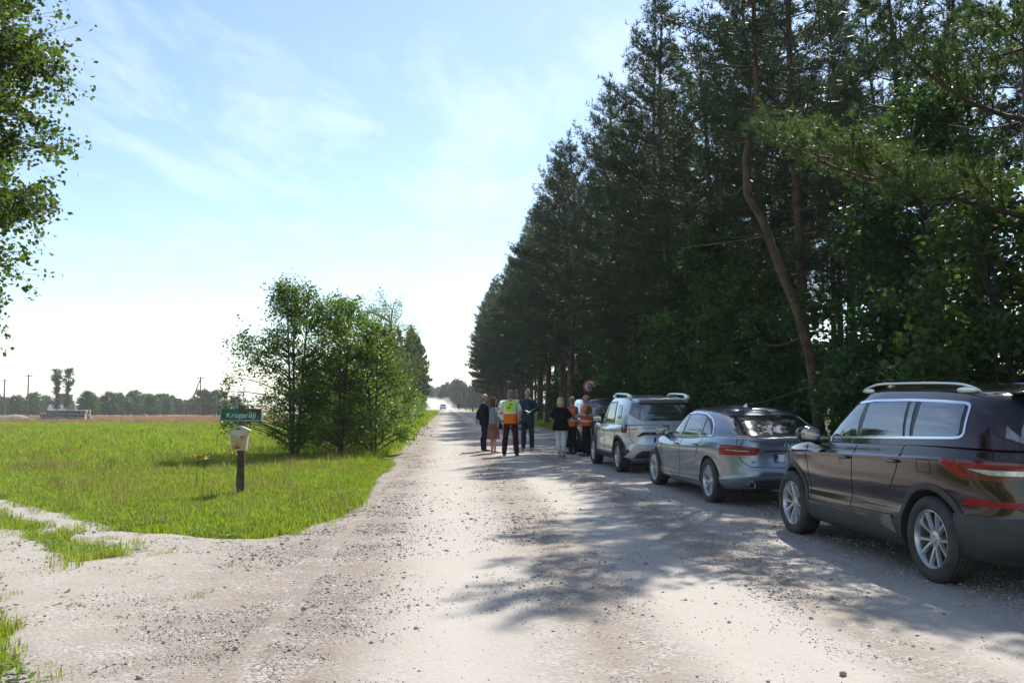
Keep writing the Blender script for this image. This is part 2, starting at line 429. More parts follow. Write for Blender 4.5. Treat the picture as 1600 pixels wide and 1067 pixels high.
def dirt_at(X, Y):
    """>0 where the bare dirt shows"""
    u = X - SL * Y
    e = np.minimum(u - (EDGE_L + edge_wob(Y)), (EDGE_R + edge_wob(Y + 50)) - u)
    return np.maximum(e, np.where((X > -20) & (Y < 27), track_sd(X, Y), -9))
def surf_z(X, Y):
    """height of whatever lies on top"""
    u = X - SL * Y
    e = np.minimum(u - EDGE_L, EDGE_R - u)
    return np.where(e > 0.25, gz(X, Y) + road_relief(X, Y), gz(X, Y) - 0.012)

# ---- loose stones lying on road and track
def looseness(u):
    prof = [(-6, .10), (-4.0, .12), (-2.4, .3), (-1.6, .8), (-0.75, 1.0), (-0.3, .3), (0.1, .10), (0.55, .25), (0.95, .9), (1.3, .7), (1.6, .12), (2.2, .1), (2.6, .85), (2.95, .7), (3.3, .3), (3.8, .4), (4.3, .9), (6.0, 1.0)]
    return np.interp(u, [p for p, _ in prof], [v for _, v in prof])
M_STONE = None
def stone_material():
    m = bpy.data.materials.new("road_stone"); m.use_nodes = True
    nt = m.node_tree; b = nt.nodes["Principled BSDF"]; L = nt.links.new; N = nt.nodes.new
    g = N("ShaderNodeNewGeometry"); oi = N("ShaderNodeObjectInfo")
    ad = N("ShaderNodeMath"); ad.operation = 'ADD'; L(g.outputs["Random Per Island"], ad.inputs[0]); L(oi.outputs["Random"], ad.inputs[1])
    fr = N("ShaderNodeMath"); fr.operation = 'FRACT'; L(ad.outputs[0], fr.inputs[0])
    r = N("ShaderNodeValToRGB"); e = r.color_ramp.elements; r.color_ramp.interpolation = 'LINEAR'
    e[0].color = (0.27, 0.235, 0.205, 1); e[1].color = (0.50, 0.46, 0.42, 1)
    for p, c in ((0.3, (0.31, 0.295, 0.28)), (0.5, (0.38, 0.31, 0.255)), (0.7, (0.38, 0.345, 0.315)), (0.85, (0.30, 0.22, 0.175))):
        x = e.new(p); x.color = (*c, 1)
    L(fr.outputs[0], r.inputs["Fac"]); L(r.outputs["Color"], b.inputs["Base Color"])
    b.inputs["Roughness"].default_value = 0.85; b.inputs["Specular IOR Level"].default_value = 0.25
    return m
M_STONE = stone_material()
def ico():
    b = bmesh.new(); bmesh.ops.create_icosphere(b, subdivisions=1, radius=1.0)
    b.verts.ensure_lookup_table()
    V = np.array([v.co[:] for v in b.verts]); F = np.array([[v.index for v in f.verts] for f in b.faces]); b.free()
    return V, F
OCT = (np.array([[1, 0, 0], [-1, 0, 0], [0, 1, 0], [0, -1, 0], [0, 0, 1], [0, 0, -1.]]), np.array([[0, 2, 4], [2, 1, 4], [1, 3, 4], [3, 0, 4], [2, 0, 5], [1, 2, 5], [3, 1, 5], [0, 3, 5]]))
def scatter_stones(name, n, base, rmin, rmax, ymin, ymax, seed, pw=2.2):
    rg = np.random.default_rng(seed)
    m = n * 7
    Y = ymin * (ymax / ymin) ** rg.random(m)
    X = (rg.random(m) - 0.5) * 2 * 0.62 * Y
    u = X - SL * Y
    clump = sstep(-0.18, 0.25, vnoise(X, Y, 1.3) + 0.6 * vnoise(X, Y, 3.7))
    ok = (dirt_at(X, Y) > 0.0) & (rg.random(m) < looseness(u) * (0.06 + 0.94 * clump))
    X, Y = X[ok][:n], Y[ok][:n]; n = len(X)
    r = rmin + (rmax - rmin) * rg.random(n) ** pw
    r = r * np.clip(Y / 7, 0.7, 1.6)
    B, F = base; k = len(B)
    V = B[None] * (1 + 0.55 * (rg.random((n, k, 1)) - 0.5))
    S = r[:, None] * (0.75 + 0.5 * rg.random((n, 3))); S[:, 2] *= 0.72
    V = V * S[:, None, :]
    a = rg.random(n) * 6.283; c, s = np.cos(a)[:, None], np.sin(a)[:, None]
    x, y = V[..., 0] * c - V[..., 1] * s, V[..., 0] * s + V[..., 1] * c
    V = np.stack([x + X[:, None], y + Y[:, None], V[..., 2] + (surf_z(X, Y) + S[:, 2] * 0.35)[:, None]], -1).reshape(-1, 3)
    FF = (F[None] + (np.arange(n) * k)[:, None, None]).reshape(-1, 3)
    o = link(bpy.data.objects.new(name, mesh_np(name, V, FF, M_STONE)))
    return o
g1 = scatter_stones("gravel", 62000, OCT, 0.0024, 0.0085, 3.2, 30, 11)
tag(g1, "loose grey and brown gravel strewn over the road and track", "gravel", kind="stuff")
g2 = scatter_stones("pebbles", 4200, ico(), 0.006, 0.0175, 3.2, 26, 12, 3.0)
tag(g2, "coarse pebbles lying among the finer gravel of the road", "gravel", kind="stuff")
# the biggest ones, each a piece of its own
def big_stones():
    rg = np.random.default_rng(77); B, F = ico(); meshes = []
    for k in range(5):
        V = B * (1 + 0.5 * (rg.random((len(B), 1)) - 0.5)) * np.array([1, 0.8 + 0.3 * rg.random(), 0.7])
        meshes.append(mesh_np("stone", V, F, M_STONE))
    spots = [(-3.55, 6.27), (-4.0, 5.75), (-1.6, 8.4), (-3.0, 5.5), (-0.95, 8.0), (-1.72, 5.65)]
    while len(spots) < 60:
        y = 4.2 * (14 / 4.2) ** rg.random(); x = (rg.random() - 0.5) * 1.2 * y; u = x - SL * y
        if float(dirt_at(np.array([x]), np.array([y]))[0]) > 0.15 and rg.random() < looseness(u) and u < 4.4: spots.append((x, y))
    for i, (x, y) in enumerate(spots):
        o = bpy.data.objects.new("stone", meshes[i % 5]); r = 0.012 + 0.016 * rg.random() ** 2
        o.scale = (r, r, r); o.rotation_euler = (0.3 * rg.random(), 0.3 * rg.random(), 6.28 * rg.random())
        o.location = (x, y, float(surf_z(np.array([x]), np.array([y]))[0]) + 0.35 * r)
        link(o, gravel_road)
big_stones()
# ================================================================== GRASS
def blade_clump(name, n, spread, h, w, seed, mat, lean=0.5, hvar=0.5, heads=0, mat2=None):
    rg = np.random.default_rng(seed); V = []; F = []
    for k in range(n):
        a = rg.random() * 6.283; r = spread * math.sqrt(rg.random())
        p = np.array([r * math.cos(a), r * math.sin(a), 0])
        hh = h * (1 - hvar * rg.random()); ww = w * (0.7 + 0.6 * rg.random())
        b = rg.random() * 6.283; d = np.array([math.cos(b), math.sin(b), 0]); s = np.array([-d[1], d[0], 0])
        ln = lean * (0.2 + rg.random()) * hh
        mid = p + d * ln * 0.35 + np.array([0, 0, hh * 0.6]); tip = p + d * ln + np.array([0, 0, hh * (1 - 0.12 * rg.random())])
        i = len(V); V += [p - s * ww / 2 - np.array([0, 0, .03]), p + s * ww / 2 - np.array([0, 0, .03]), mid - s * ww * 0.42, mid + s * ww * 0.42, tip]
        F += [(i, i + 1, i + 3), (i, i + 3, i + 2), (i + 2, i + 3, i + 4)]
    me = mesh_np(name, np.array(V), np.array(F), mat)
    return bpy.data.objects.new(name, me)
def weed_clump(name, n, spread, h, size, seed, mat):
    rg = np.random.default_rng(seed); V = []; F = []
    for k in range(n):
        a = rg.random() * 6.283; r = spread * math.sqrt(rg.random())
        p = np.array([r * math.cos(a), r * math.sin(a), h * rg.random()])
        b = rg.random() * 6.283; d = np.array([math.cos(b), math.sin(b), 0.5 * (rg.random() - .2)]); s = np.array([-math.sin(b), math.cos(b), 0])
        L = size * (0.6 + 0.7 * rg.random()); i = len(V)
        V += [p, p + d * L * .5 + s * L * .3, p + d * L, p + d * L * .5 - s * L * .3]
        F += [(i, i + 1, i + 2), (i, i + 2, i + 3)]
    return bpy.data.objects.new(name, mesh_np(name, np.array(V), np.array(F), mat))

def scatter(name, pts, scl, protos, seed, label, cat):
    """one 'stuff' object: instances of a few clumps on given points"""
    rg = np.random.default_rng(seed); n = len(pts)
    me = bpy.data.meshes.new(name); me.vertices.add(n); me.vertices.foreach_set("co", np.asarray(pts, np.float32).ravel())
    a = me.attributes.new("scl", 'FLOAT', 'POINT'); a.data.foreach_set("value", np.asarray(scl, np.float32))
    a = me.attributes.new("rot", 'FLOAT_VECTOR', 'POINT'); a.data.foreach_set("vector", np.stack([(rg.random(n) - .5) * .2, (rg.random(n) - .5) * .2, rg.random(n) * 6.283], -1).astype(np.float32).ravel())
    a = me.attributes.new("idx", 'INT', 'POINT'); a.data.foreach_set("value", rg.integers(0, len(protos), n).astype(np.int32))
    o = link(bpy.data.objects.new(name, me))
    ng = bpy.data.node_groups.new(name, 'GeometryNodeTree')
    ng.interface.new_socket("Geometry", in_out='INPUT', socket_type='NodeSocketGeometry'); ng.interface.new_socket("Geometry", in_out='OUTPUT', socket_type='NodeSocketGeometry')
    N = ng.nodes.new; L = ng.links.new
    gi, go = N('NodeGroupInput'), N('NodeGroupOutput'); iop = N('GeometryNodeInstanceOnPoints'); j = N('GeometryNodeGeometryToInstance')
    for p in reversed(protos):
        oi = N('GeometryNodeObjectInfo'); oi.inputs["Object"].default_value = p; L(oi.outputs["Geometry"], j.inputs[0])
    def attr(nm, ty):
        x = N('GeometryNodeInputNamedAttribute'); x.data_type = ty; x.inputs["Name"].default_value = nm; return x.outputs["Attribute"]
    L(gi.outputs[0], iop.inputs["Points"]); L(j.outputs[0], iop.inputs["Instance"])
    iop.inputs["Pick Instance"].default_value = True; L(attr("idx", 'INT'), iop.inputs["Instance Index"])
    e2r = N('FunctionNodeEulerToRotation'); L(attr("rot", 'FLOAT_VECTOR'), e2r.inputs[0]); L(e2r.outputs[0], iop.inputs["Rotation"])
    L(attr("scl", 'FLOAT'), iop.inputs["Scale"])
    L(iop.outputs[0], go.inputs[0])
    md = o.modifiers.new("scatter", 'NODES'); md.node_group = ng
    return tag(o, label, cat, kind="stuff")

G_BRIGHT = leafmat("grass_bright", (0.15, 0.235, 0.024), (0.255, 0.315, 0.05), 0.5, (1.5, 1.5, 0.6), patch=(0.25, 0.235, 0.075))
G_DRY = leafmat("grass_dry", (0.24, 0.20, 0.075), (0.32, 0.25, 0.12), 0.35, (1.2, 1.15, 0.8))
G_FIELD = leafmat("grass_field", (0.36, 0.255, 0.15), (0.46, 0.34, 0.21), 0.3, (1.1, 1.05, 0.9))
G_WEED = leafmat("weed_leaf", (0.085, 0.16, 0.03), (0.17, 0.23, 0.06), 0.42)
short_c = [blade_clump("grass_clump", 34, 0.15, 0.13, 0.0075, 20 + k, G_BRIGHT, 0.7) for k in range(4)]
mid_c = [blade_clump("grass_clump", 44, 0.22, 0.21, 0.0105, 30 + k, G_BRIGHT, 0.6) for k in range(4)]
dry_c = [blade_clump("grass_clump", 18, 0.16, 0.40, 0.006, 40 + k, G_DRY, 0.35) for k in range(3)]
field_c = [blade_clump("cereal_clump", 34, 0.3, 0.55, 0.02, 50 + k, G_FIELD, 0.3) for k in range(3)]
weed_c = [weed_clump("weed_clump", 20, 0.13, 0.07, 0.045, 60 + k, G_WEED) for k in range(3)]

def cand(n, x0, x1, y0, y1, seed, lim=-0.02, view=True, logy=False):
    rg = np.random.default_rng(seed)
    Y = y0 + (y1 - y0) * rg.random(n) if not logy else y0 * (y1 / y0) ** rg.random(n)
    X = x0 + (x1 - x0) * rg.random(n)
    ok = dirt_at(X, Y) < lim
    if view: ok &= np.abs(X) < 0.61 * Y + 2.5
    return X[ok], Y[ok], rg
def pz(X, Y, dz=-0.03): return np.stack([X, Y, gz(X, Y) + dz], -1)

# meadow on the left
P = []; S = []
X, Y, rg = cand(42000, -20, -1.5, 4.5, 23, 1, 0.0); k = (poly_sd(X, Y, MEDIAN) < 0) | (rg.random(len(X)) < 0.45 * sstep(-0.25, 0.2, vnoise(X, Y, 1.9)) + 0.12); X, Y = X[k], Y[k]; s = 0.75 + 0.5 * rg.random(len(X)); s *= 0.75 + 0.35 * sstep(0.0, -0.8, dirt_at(X, Y)); P.append(pz(X, Y)); S.append(s)
X, Y, rg = cand(9000, -12, -1.5, 4.5, 16, 17, 0.6); d_ = dirt_at(X, Y); k = (d_ > 0) & (rg.random(len(X)) < 0.5 * np.exp(-d_ / 0.12)) & (vnoise(X + 7, Y, 1.7) > -0.1); X, Y = X[k], Y[k]; P.append(pz(X, Y, -0.02)); S.append(0.3 + 0.35 * rg.random(len(X)))
scatter("short_grass", np.concatenate(P), np.concatenate(S), short_c, 3, "short bright green grass along the edge of the sandy track", "grass")
X, Y, rg = cand(15000, -34, -1.5, 11.2, 46, 2, -0.55); k = rg.random(len(X)) < np.clip(24 / Y, 0.3, 1); X, Y = X[k], Y[k]
P = [pz(X, Y)]; S = [(0.75 + 0.5 * np.random.default_rng(8).random(len(X))) * np.clip(Y / 20, 0.75, 1.5)]
X, Y, rg = cand(15000, -70, -3, 44, 84, 4, -0.4); P.append(pz(X, Y)); S.append(0.85 + 0.45 * rg.random(len(X)))
X, Y, rg = cand(5000, -18, -2.5, 16, 170, 5, -0.25, logy=True); k = (X - SL * Y > EDGE_L - 3.2); X, Y = X[k], Y[k]; P.append(pz(X, Y)); S.append(np.clip(Y / 30, 0.7, 2.2))
X, Y, rg = cand(9000, -16, 9, 6, 190, 6, -0.1, logy=True); u = X - SL * Y; k = (u > EDGE_R - 0.2) & (u < EDGE_R + 4.5); X, Y = X[k], Y[k]; P.append(pz(X, Y)); S.append(np.clip(Y / 30, 0.6, 2.0))
scatter("meadow_grass", np.concatenate(P), np.concatenate(S), mid_c, 7, "lush green meadow grass on the verges and behind the signpost", "grass")
X, Y, rg = cand(3600, -34, -3, 12.5, 58, 9, -0.8); k = rg.random(len(X)) < sstep(-0.05, 0.3, vnoise(X, Y, 0.23)); X, Y = X[k], Y[k]
X2, Y2, rg = cand(700, -13, -3.8, 15, 26, 10, -0.8); k = rg.random(len(X2)) < sstep(-0.1, 0.25, vnoise(X2, Y2, 0.6)); X, Y = np.append(X, X2[k]), np.append(Y, Y2[k]); X3, Y3, rg = cand(160, -12, -2, 9, 16, 18, -0.25); X, Y = np.append(X, X3), np.append(Y, Y3)
scatter("dry_grass", pz(X, Y), 0.7 + 0.5 * np.random.default_rng(2).random(len(X)), dry_c, 11, "straw coloured seeding grass stalks among the green meadow", "grass")
X, Y, rg = cand(24000, -125, -15, 66, 150, 12, -1); k = (Y + 14 * (vnoise(X, Y, .12) + .5) > 74); X, Y = X[k], Y[k]
scatter("cereal_field", pz(X, Y, -0.06), 0.75 + 0.35 * np.random.default_rng(3).random(len(X)), field_c, 13, "ripening reddish tan cereal crop beyond the green meadow", "crop")
# weeds: middle strip of the track, verge corner, small tufts on bare sand
X, Y, rg = cand(2600, -9, -1.8, 4.8, 15, 14, 0.5); d_ = dirt_at(X, Y); k = (d_ > -0.6) & (rg.random(len(X)) < np.exp(-np.maximum(0, d_) / 0.13)) & (vnoise(X, Y, 1.4) > -0.18); X, Y = X[k], Y[k]; sp = np.random.default_rng(4).random(len(X))
Xt = np.array([-2.62, -2.55, -2.78, -2.5, -2.66, -2.45, -3.4, -3.1, -3.6]); Yt = np.array([6.6, 6.75, 6.5, 7.1, 7.0, 7.35, 8.2, 7.9, 8.5])
X, Y = np.append(X, Xt), np.append(Y, Yt); sp = np.append(0.5 + 0.8 * sp, np.full(9, 0.55))
scatter("weeds", pz(X, Y, -0.02), sp, weed_c + short_c[:1], 15, "low leafy clover and plantain weeds edging the sandy track", "weeds")

# ================================================================== TREES
BARK_PINE = pbr("bark_pine", (0.13, 0.075, 0.045), 0.9, noise=1, col2=(0.055, 0.04, 0.032), nscale=5, bump=0.8, bscale=14)
BARK_DARK = pbr("bark_dark", (0.055, 0.048, 0.04), 0.9, noise=0.5, nscale=9, bump=0.5, bscale=25)
BARK_GREY = pbr("bark_alder", (0.10, 0.09, 0.08), 0.9, noise=0.5, nscale=9, bump=0.5, bscale=25)
BARK_BIRCH = pbr("bark_birch", (0.62, 0.60, 0.56), 0.8, noise=1, col2=(0.08, 0.07, 0.06), nscale=6, bump=0.3)
L_PINE = leafmat("pine_needles", (0.024, 0.052, 0.022), (0.055, 0.085, 0.036), 0.25, (1.3, 1.35, 0.8), rough=0.45, spec=0.4)
L_PINE_SUNLIT = leafmat("pine_needles_sunlit", (0.056, 0.10, 0.034), (0.105, 0.15, 0.055), 0.4, (1.35, 1.4, 0.8), rough=0.5, spec=0.25)  # sunlight painted into the needles: lighter and more translucent than the other pines
L_BIRCH = leafmat("birch_leaves", (0.06, 0.11, 0.016), (0.12, 0.165, 0.03), 0.48)
L_ALDER = leafmat("alder_leaves", (0.06, 0.118, 0.016), (0.13, 0.19, 0.032), 0.52, rough=0.4, spec=0.4)
L_MAPLE = leafmat("maple_leaves", (0.028, 0.068, 0.02), (0.054, 0.102, 0.03), 0.4, rough=0.45)
L_HAZEL = leafmat("hazel_leaves", (0.036, 0.075, 0.02), (0.07, 0.11, 0.032), 0.4, rough=0.5)
L_HEDGE = leafmat("hedge_leaves", (0.09, 0.15, 0.03), (0.16, 0.21, 0.065), 0.5)
L_FAR = leafmat("far_leaves", (0.03, 0.065, 0.018), (0.065, 0.105, 0.03), 0.3)

class Wood:
    def __init__(s): s.mb = MB()
    def tube(s, P, r0, r1, n=5):
        k = len(P); s.mb.tube(P, np.linspace(r0, r1, k), n, cap=False)
def curve(p0, p1, bend, rg, k=5):
    p0, p1 = np.array(p0, float), np.array(p1, float); t = np.linspace(0, 1, k)[:, None]
    L = np.linalg.norm(p1 - p0)
    off = np.array(bend, float) + (rg.random(3) - .5) * 0.18 * L
    return p0 * (1 - t) + p1 * t + off * (4 * t * (1 - t)) * 0.5
def leaf_quads(P, size, rg, droop=0.0, aspect=0.62):
    n = len(P)
    d = rg.normal(size=(n, 3)); d[:, 2] = d[:, 2] * 0.6 - droop; d /= np.linalg.norm(d, axis=1)[:, None]
    q = rg.normal(size=(n, 3)); s = np.cross(d, q); s /= np.linalg.norm(s, axis=1)[:, None]
    nn = np.cross(d, s)
    L = size * (0.65 + 0.7 * rg.random((n, 1)))
    V = np.stack([P, P + d * L * .45 + s * L * aspect * .5 + nn * L * .08, P + d * L, P + d * L * .45 - s * L * aspect * .5 + nn * L * .08], 1)
    i = np.arange(n)[:, None] * 4
    F = np.concatenate([i + [0, 1, 2], i + [0, 2, 3]], 1).reshape(-1, 3)
    return V.reshape(-1, 3), F
def needle_tufts(P, A, ln, w, k, rg):
    n = len(P)
    d = A[:, None, :] * 0.75 + rg.normal(size=(n, k, 3)) * 0.62; d /= np.linalg.norm(d, axis=2)[..., None]
    s = np.cross(d, rg.normal(size=(n, k, 3))); s /= np.linalg.norm(s, axis=2)[..., None]
    L = ln * (0.7 + 0.6 * rg.random((n, k, 1)))
    b = P[:, None, :] - A[:, None, :] * (0.05 * rg.random((n, k, 1)))
    V = np.stack([b - s * w / 2, b + s * w / 2, b + d * L], 2).reshape(-1, 3)
    return V, np.arange(len(V)).reshape(-1, 3)

def pine_meshes(seed, H=14.5, base=0.3, Lmax=3.0, bias=1.0, trunk=None, tuft=(0.19, 0.024, 7), dens=1.0, r0=0.17, extra=None, dead=True):
    """Scots pine: trunk + limbs mesh, needle mesh. bias>1: longer limbs towards -x (the open road side)"""
    rg = np.random.default_rng(seed); W = Wood()
    if trunk is None:
        t = np.linspace(0, 1, 12); wob = 0.35
        trunk = np.stack([wob * np.sin(t * 4 + rg.random() * 6) * t, wob * np.sin(t * 3.3 + rg.random() * 6) * t, t * H - 0.1], 1)
    trunk = np.array(trunk, float); H = trunk[-1][2]
    W.tube(trunk, r0, 0.03, 8)
    zt = trunk[:, 2]
    at = lambda z: np.array([np.interp(z, zt, trunk[:, 0]), np.interp(z, zt, trunk[:, 1]), z])
    TP = []; TA = []
    def limb(p0, p1, r, foliage=True, k=6):
        c = curve(p0, p1, (0, 0, -0.12 * np.linalg.norm(np.subtract(p1, p0))), rg, k)
        W.tube(c, r, r * 0.3, 4)
        L = np.linalg.norm(c[-1] - c[0]); ax = (c[-1] - c[0]) / (L + 1e-6)
        if not foliage: return
        ns = max(5, int(L * 7.5 * dens)); side = np.cross(ax, [0, 0, 1.]); side /= np.linalg.norm(side) + 1e-6
        for j in range(ns):
            f = 0.28 + 0.72 * (j + rg.random()) / ns
            q = c[0] + (c[-1] - c[0]) * f; i = min(int(f * (k - 1)), k - 2); q = c[i] + (c[i + 1] - c[i]) * (f * (k - 1) - i)
            sg = 1 if j % 2 else -1
            sl = (0.3 + 0.7 * rg.random()) * (0.42 + 0.34 * L * (1.15 - f))
            d = ax * (0.55 + .3 * rg.random()) + side * sg * (0.9 * rg.random() + .1) + np.array([0, 0, 0.15 + 0.75 * rg.random()]); d /= np.linalg.norm(d)
            m = max(4, int(sl * 15 * dens)); tt = (np.arange(m) + rg.random(m)) / m
            pts = q + d * sl * (0.25 + 0.8 * tt[:, None]) + rg.normal(size=(m, 3)) * 0.07
            TP.append(pts); TA.append(np.tile(d, (m, 1)))
            if sl > 0.45: W.mb.tube([q, q + d * sl], [0.012, 0.004], 3, cap=False)
        TP.append(c[-1] + rg.normal(size=(4, 3)) * .05); TA.append(np.tile(ax, (4, 1)))
    z = base * H
    while z < H - 0.15:
        f = max(0.0, (z / H - base) / (1 - base))
        nb = rg.integers(3, 6)
        a0 = rg.random() * 6.283
        for k in range(nb):
            a = a0 + 6.283 * k / nb + 0.5 * (rg.random() - .5)
            prof = (0.55 + 1.6 * f) if f < 0.28 else max(0.12, (1 - f) ** 0.75 * 1.28)
            L = Lmax * min(1.0, prof) * (0.6 + 0.55 * rg.random())
            dx = math.cos(a)
            L *= 1 + (bias - 1) * max(0, -dx) - 0.3 * (bias - 1) * max(0, dx)
            p = at(z)
            rise = L * (0.02 + 0.75 * f ** 1.3 + 0.16 * rg.random())
            limb(p, p + np.array([L * dx, L * math.sin(a), rise]), 0.011 + 0.010 * L)
        z += (0.5 + 0.36 * rg.random()) * (1.0 if f < .7 else 0.75)
    limb(at(H - 0.7), at(H) + np.array([0, 0, 0.5]), 0.02)
    if dead:
        for k in range(14):
            zz = H * (0.12 + (base - 0.1) * rg.random()); a = rg.random() * 6.283; L = 0.5 + 1.6 * rg.random()
            p = at(zz); limb(p, p + np.array([L * math.cos(a), L * math.sin(a), -0.25 * L * rg.random() + .1]), 0.02, False)
    for e in (extra or []): limb(*e)
    V, F = needle_tufts(np.concatenate(TP), np.concatenate(TA), *tuft, rg)
    wm = W.mb.mesh("trunk"); wm.materials.append(BARK_PINE); smooth_mesh(wm, 180)
    return wm, mesh_np("crown", V, F, L_PINE), len(F)

def broad_meshes(seed, H, stems, clusters, nleaf, leaf, mats, r0=0.06, crad=0.55, droop=0.15, aspect=0.7, squash=0.8, twig=6, scat=0.17):
    """broadleaf tree or shrub. stems: list of polylines; clusters: list of (x,y,z) foliage centres reached by limbs"""
    rg = np.random.default_rng(seed); W = Wood()
    S = [np.array(s, float) for s in stems]
    for s in S: W.tube(s, r0, r0 * 0.3, 6)
    allp = np.concatenate([np.stack([np.interp(np.linspace(0, 1, 24), np.linspace(0, 1, len(s)), s[:, j]) for j in range(3)], 1) for s in S])
    LP = []; nl = max(6, nleaf // len(clusters))
    for c in clusters:
        c = np.array(c, float)
        low = allp[allp[:, 2] < max(c[2] - 0.15 * H * 0.5, allp[:, 2].min() + .3 * H * 0.2)]
        if not len(low): low = allp
        dd = np.linalg.norm((low - c) * [1, 1, 0.75], axis=1); p = low[np.argmin(dd)]
        L = np.linalg.norm(c - p)
        cv = curve(p, c, (0, 0, 0.12 * L), rg, 5); W.tube(cv, min(r0 * .5, 0.008 + 0.008 * L), 0.005, 4)
        rr = crad * (0.7 + 0.6 * rg.random())
        for k in range(twig):
            d = rg.normal(size=3); d[2] *= squash; d /= np.linalg.norm(d)
            e = c + d * rr * (0.6 + 0.6 * rg.random()); b = cv[3] if rg.random() < .5 else c
            W.mb.tube([b, (b + e) / 2 + [0, 0, .05 * rr], e], [0.006, 0.004, 0.002], 3, cap=False)
            m = max(2, nl // twig); t = rg.random(m)[:, None] ** 0.7
            LP.append(b + (e - b) * t * 1.1 + rg.normal(size=(m, 3)) * rr * scat)
    V, F = leaf_quads(np.concatenate(LP), leaf, rg, droop, aspect)
    wm = W.mb.mesh("trunk"); wm.materials.append(mats[0]); smooth_mesh(wm, 180)
    return wm, mesh_np("crown", V, F, mats[1])

def plant_tree(name, meshes, loc, rz=0, sc=1.0, label=None, cat="tree", group=None, parts=("trunk", "crown")):
    e = empty(name, loc, rz); e.scale = (sc, sc, sc)
    for m, p in zip(meshes, parts): link(bpy.data.objects.new(p, m), e)
    return tag(e, label, cat, group)
def on(x, y, dz=0.0): return (x, y, float(gz(x, y)) - 0.035 + dz)

# ---- the pine wood on the right
rgT = np.random.default_rng(99)
PINES_EDGE = [pine_meshes(100 + k, H=13.6 + 0.6 * k, base=0.2 + 0.04 * k, Lmax=2.5, bias=1.25, dens=0.95)[:2] for k in range(4)]
PINES_IN = [pine_meshes(120 + k, H=14.6 + 0.7 * k, base=0.42, Lmax=2.0, bias=1.0, dens=0.9)[:2] for k in range(2)]
PL = "tall Scots pine in the front row, its boughs reaching towards the road"
PL2 = "Scots pine of the second row, showing between the pines along the road"
PL3 = "slim pine trunk with high crown standing deep in the dark wood"
cnt = 0
def pine_at(u, y, kind, label=PL, group="pines of the roadside wood"):
    global cnt
    src = PINES_EDGE if kind == 0 else PINES_IN
    m = src[int(rgT.integers(0, len(src)))]
    x = u + SL * y
    plant_tree("pine_tree", m, on(x, y), (0.7 * (rgT.random() - .5) if kind == 0 else 6.28 * rgT.random()), ((0.84 + 0.16 * rgT.random() if y < 38 else 0.93 + 0.28 * rgT.random()) if kind == 0 and y > 20 else 0.9 + 0.16 * rgT.random()), label, "pine", group)
    cnt += 1
y = 21.0
while y < 165:                                    # front row
    pine_at((8.0 if y < 26 else 7.3 if y < 33 else 7.7 if y < 46 else 6.45) + 0.9 * rgT.random(), y, 0); y += 2.3 + 1.0 * rgT.random() + y * 0.008
y = 22.5
while y < 150:                                   # second row
    pine_at(10.6 + 1.4 * rgT.random(), y, 0 if rgT.random() < .5 else 1, PL2, "pines of the second row"); y += 2.5 + 1.3 * rgT.random() + y * 0.012
y = 13.0
while y < 110:
    pine_at(13.8 + 1.6 * rgT.random(), y, 1, PL3, "pines deep in the wood"); y += 2.8 + 1.4 * rgT.random() + y * 0.015
y = 17.0
while y < 80:
    pine_at(17.5 + 2.0 * rgT.random(), y, 1, PL3, "pines deep in the wood"); y += 3.2 + 1.6 * rgT.random() + y * 0.015
for u_, y_, k_ in ((10.4, 8.5, 0), (12.6, 9.3, 1), (12.0, 4.5, 0), (13.2, 15.0, 1), (12.8, 18.2, 1), (14.8, 17.0, 1), (15.2, 21.0, 1), (16.6, 14.6, 1), (14.4, 11.6, 1)):
    pine_at(u_, y_, k_, PL3 if k_ else PL, "pines deep in the wood" if k_ else "pines of the roadside wood")
# the leaning pine with the crooked trunk, close to the parked cars
lean = [(0, 0, -0.1), (-0.05, 0, 1.2), (-0.18, 0, 2.4), (-0.38, 0, 3.2), (-0.72, 0.05, 4.14), (-1.0, 0.1, 5.0), (-1.28, 0.1, 5.5), (-1.3, 0.1, 6.2), (-1.05, 0.1, 7.2), (-1.1, 0, 8.6), (-1.15, 0, 10.4), (-1.1, 0, 12.6)]
lm = pine_meshes(140, base=0.52, Lmax=1.6, bias=1.0, trunk=lean, r0=0.115, dens=0.8)[:2]
plant_tree("pine_tree", lm, on(5.75, 16.6), 0, 1.0, "leaning pine with crooked reddish trunk rising behind the silver grey saloon", "pine")
# the pine that stretches one long sunlit bough out over the brown car
bough = [((-2.6, -0.4, 4.8), (-3.6, -1.2, 5.0), 0.02, True, 5), ((-3.0, -0.5, 4.9), (-3.9, 0.1, 5.5), 0.02, True, 5), ((-.6, -.1, 4.4), (-1.6, -1.0, 4.9), 0.02, True, 5), ((-1.5, -.3, 4.55), (-2.3, 0.4, 5.2), 0.02, True, 5), ((-1.7, -.3, 4.6), (-2.9, -1.0, 4.9), 0.02, True, 5), ((0, 0, 4.2), (-2.3, -0.4, 4.75), 0.06, True, 7), ((-1.9, -0.3, 4.6), (-4.1, -0.7, 5.2), 0.035, True, 6), ((-1.2, -0.2, 4.5), (-2.6, -1.1, 4.4), 0.03, True, 6), ((-2.0, -.3, 4.6), (-3.2, 0.3, 5.1), 0.03, True, 5), ((-1.0, -.2, 4.5), (-1.9, 0.5, 5.2), 0.03, True, 5), ((0, 0, 5.6), (-2.6, -0.9, 6.6), 0.05, True, 6)]
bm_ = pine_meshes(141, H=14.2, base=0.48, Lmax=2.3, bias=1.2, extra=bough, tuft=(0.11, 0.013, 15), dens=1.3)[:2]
bm_[1].materials.clear(); bm_[1].materials.append(L_PINE_SUNLIT)  # sunlit tint coloured onto this whole crown
plant_tree("pine_tree", bm_, on(7.6, 12.6), 0, 1.0, "pine stretching a long sunlit bough out over the brown car", "pine")

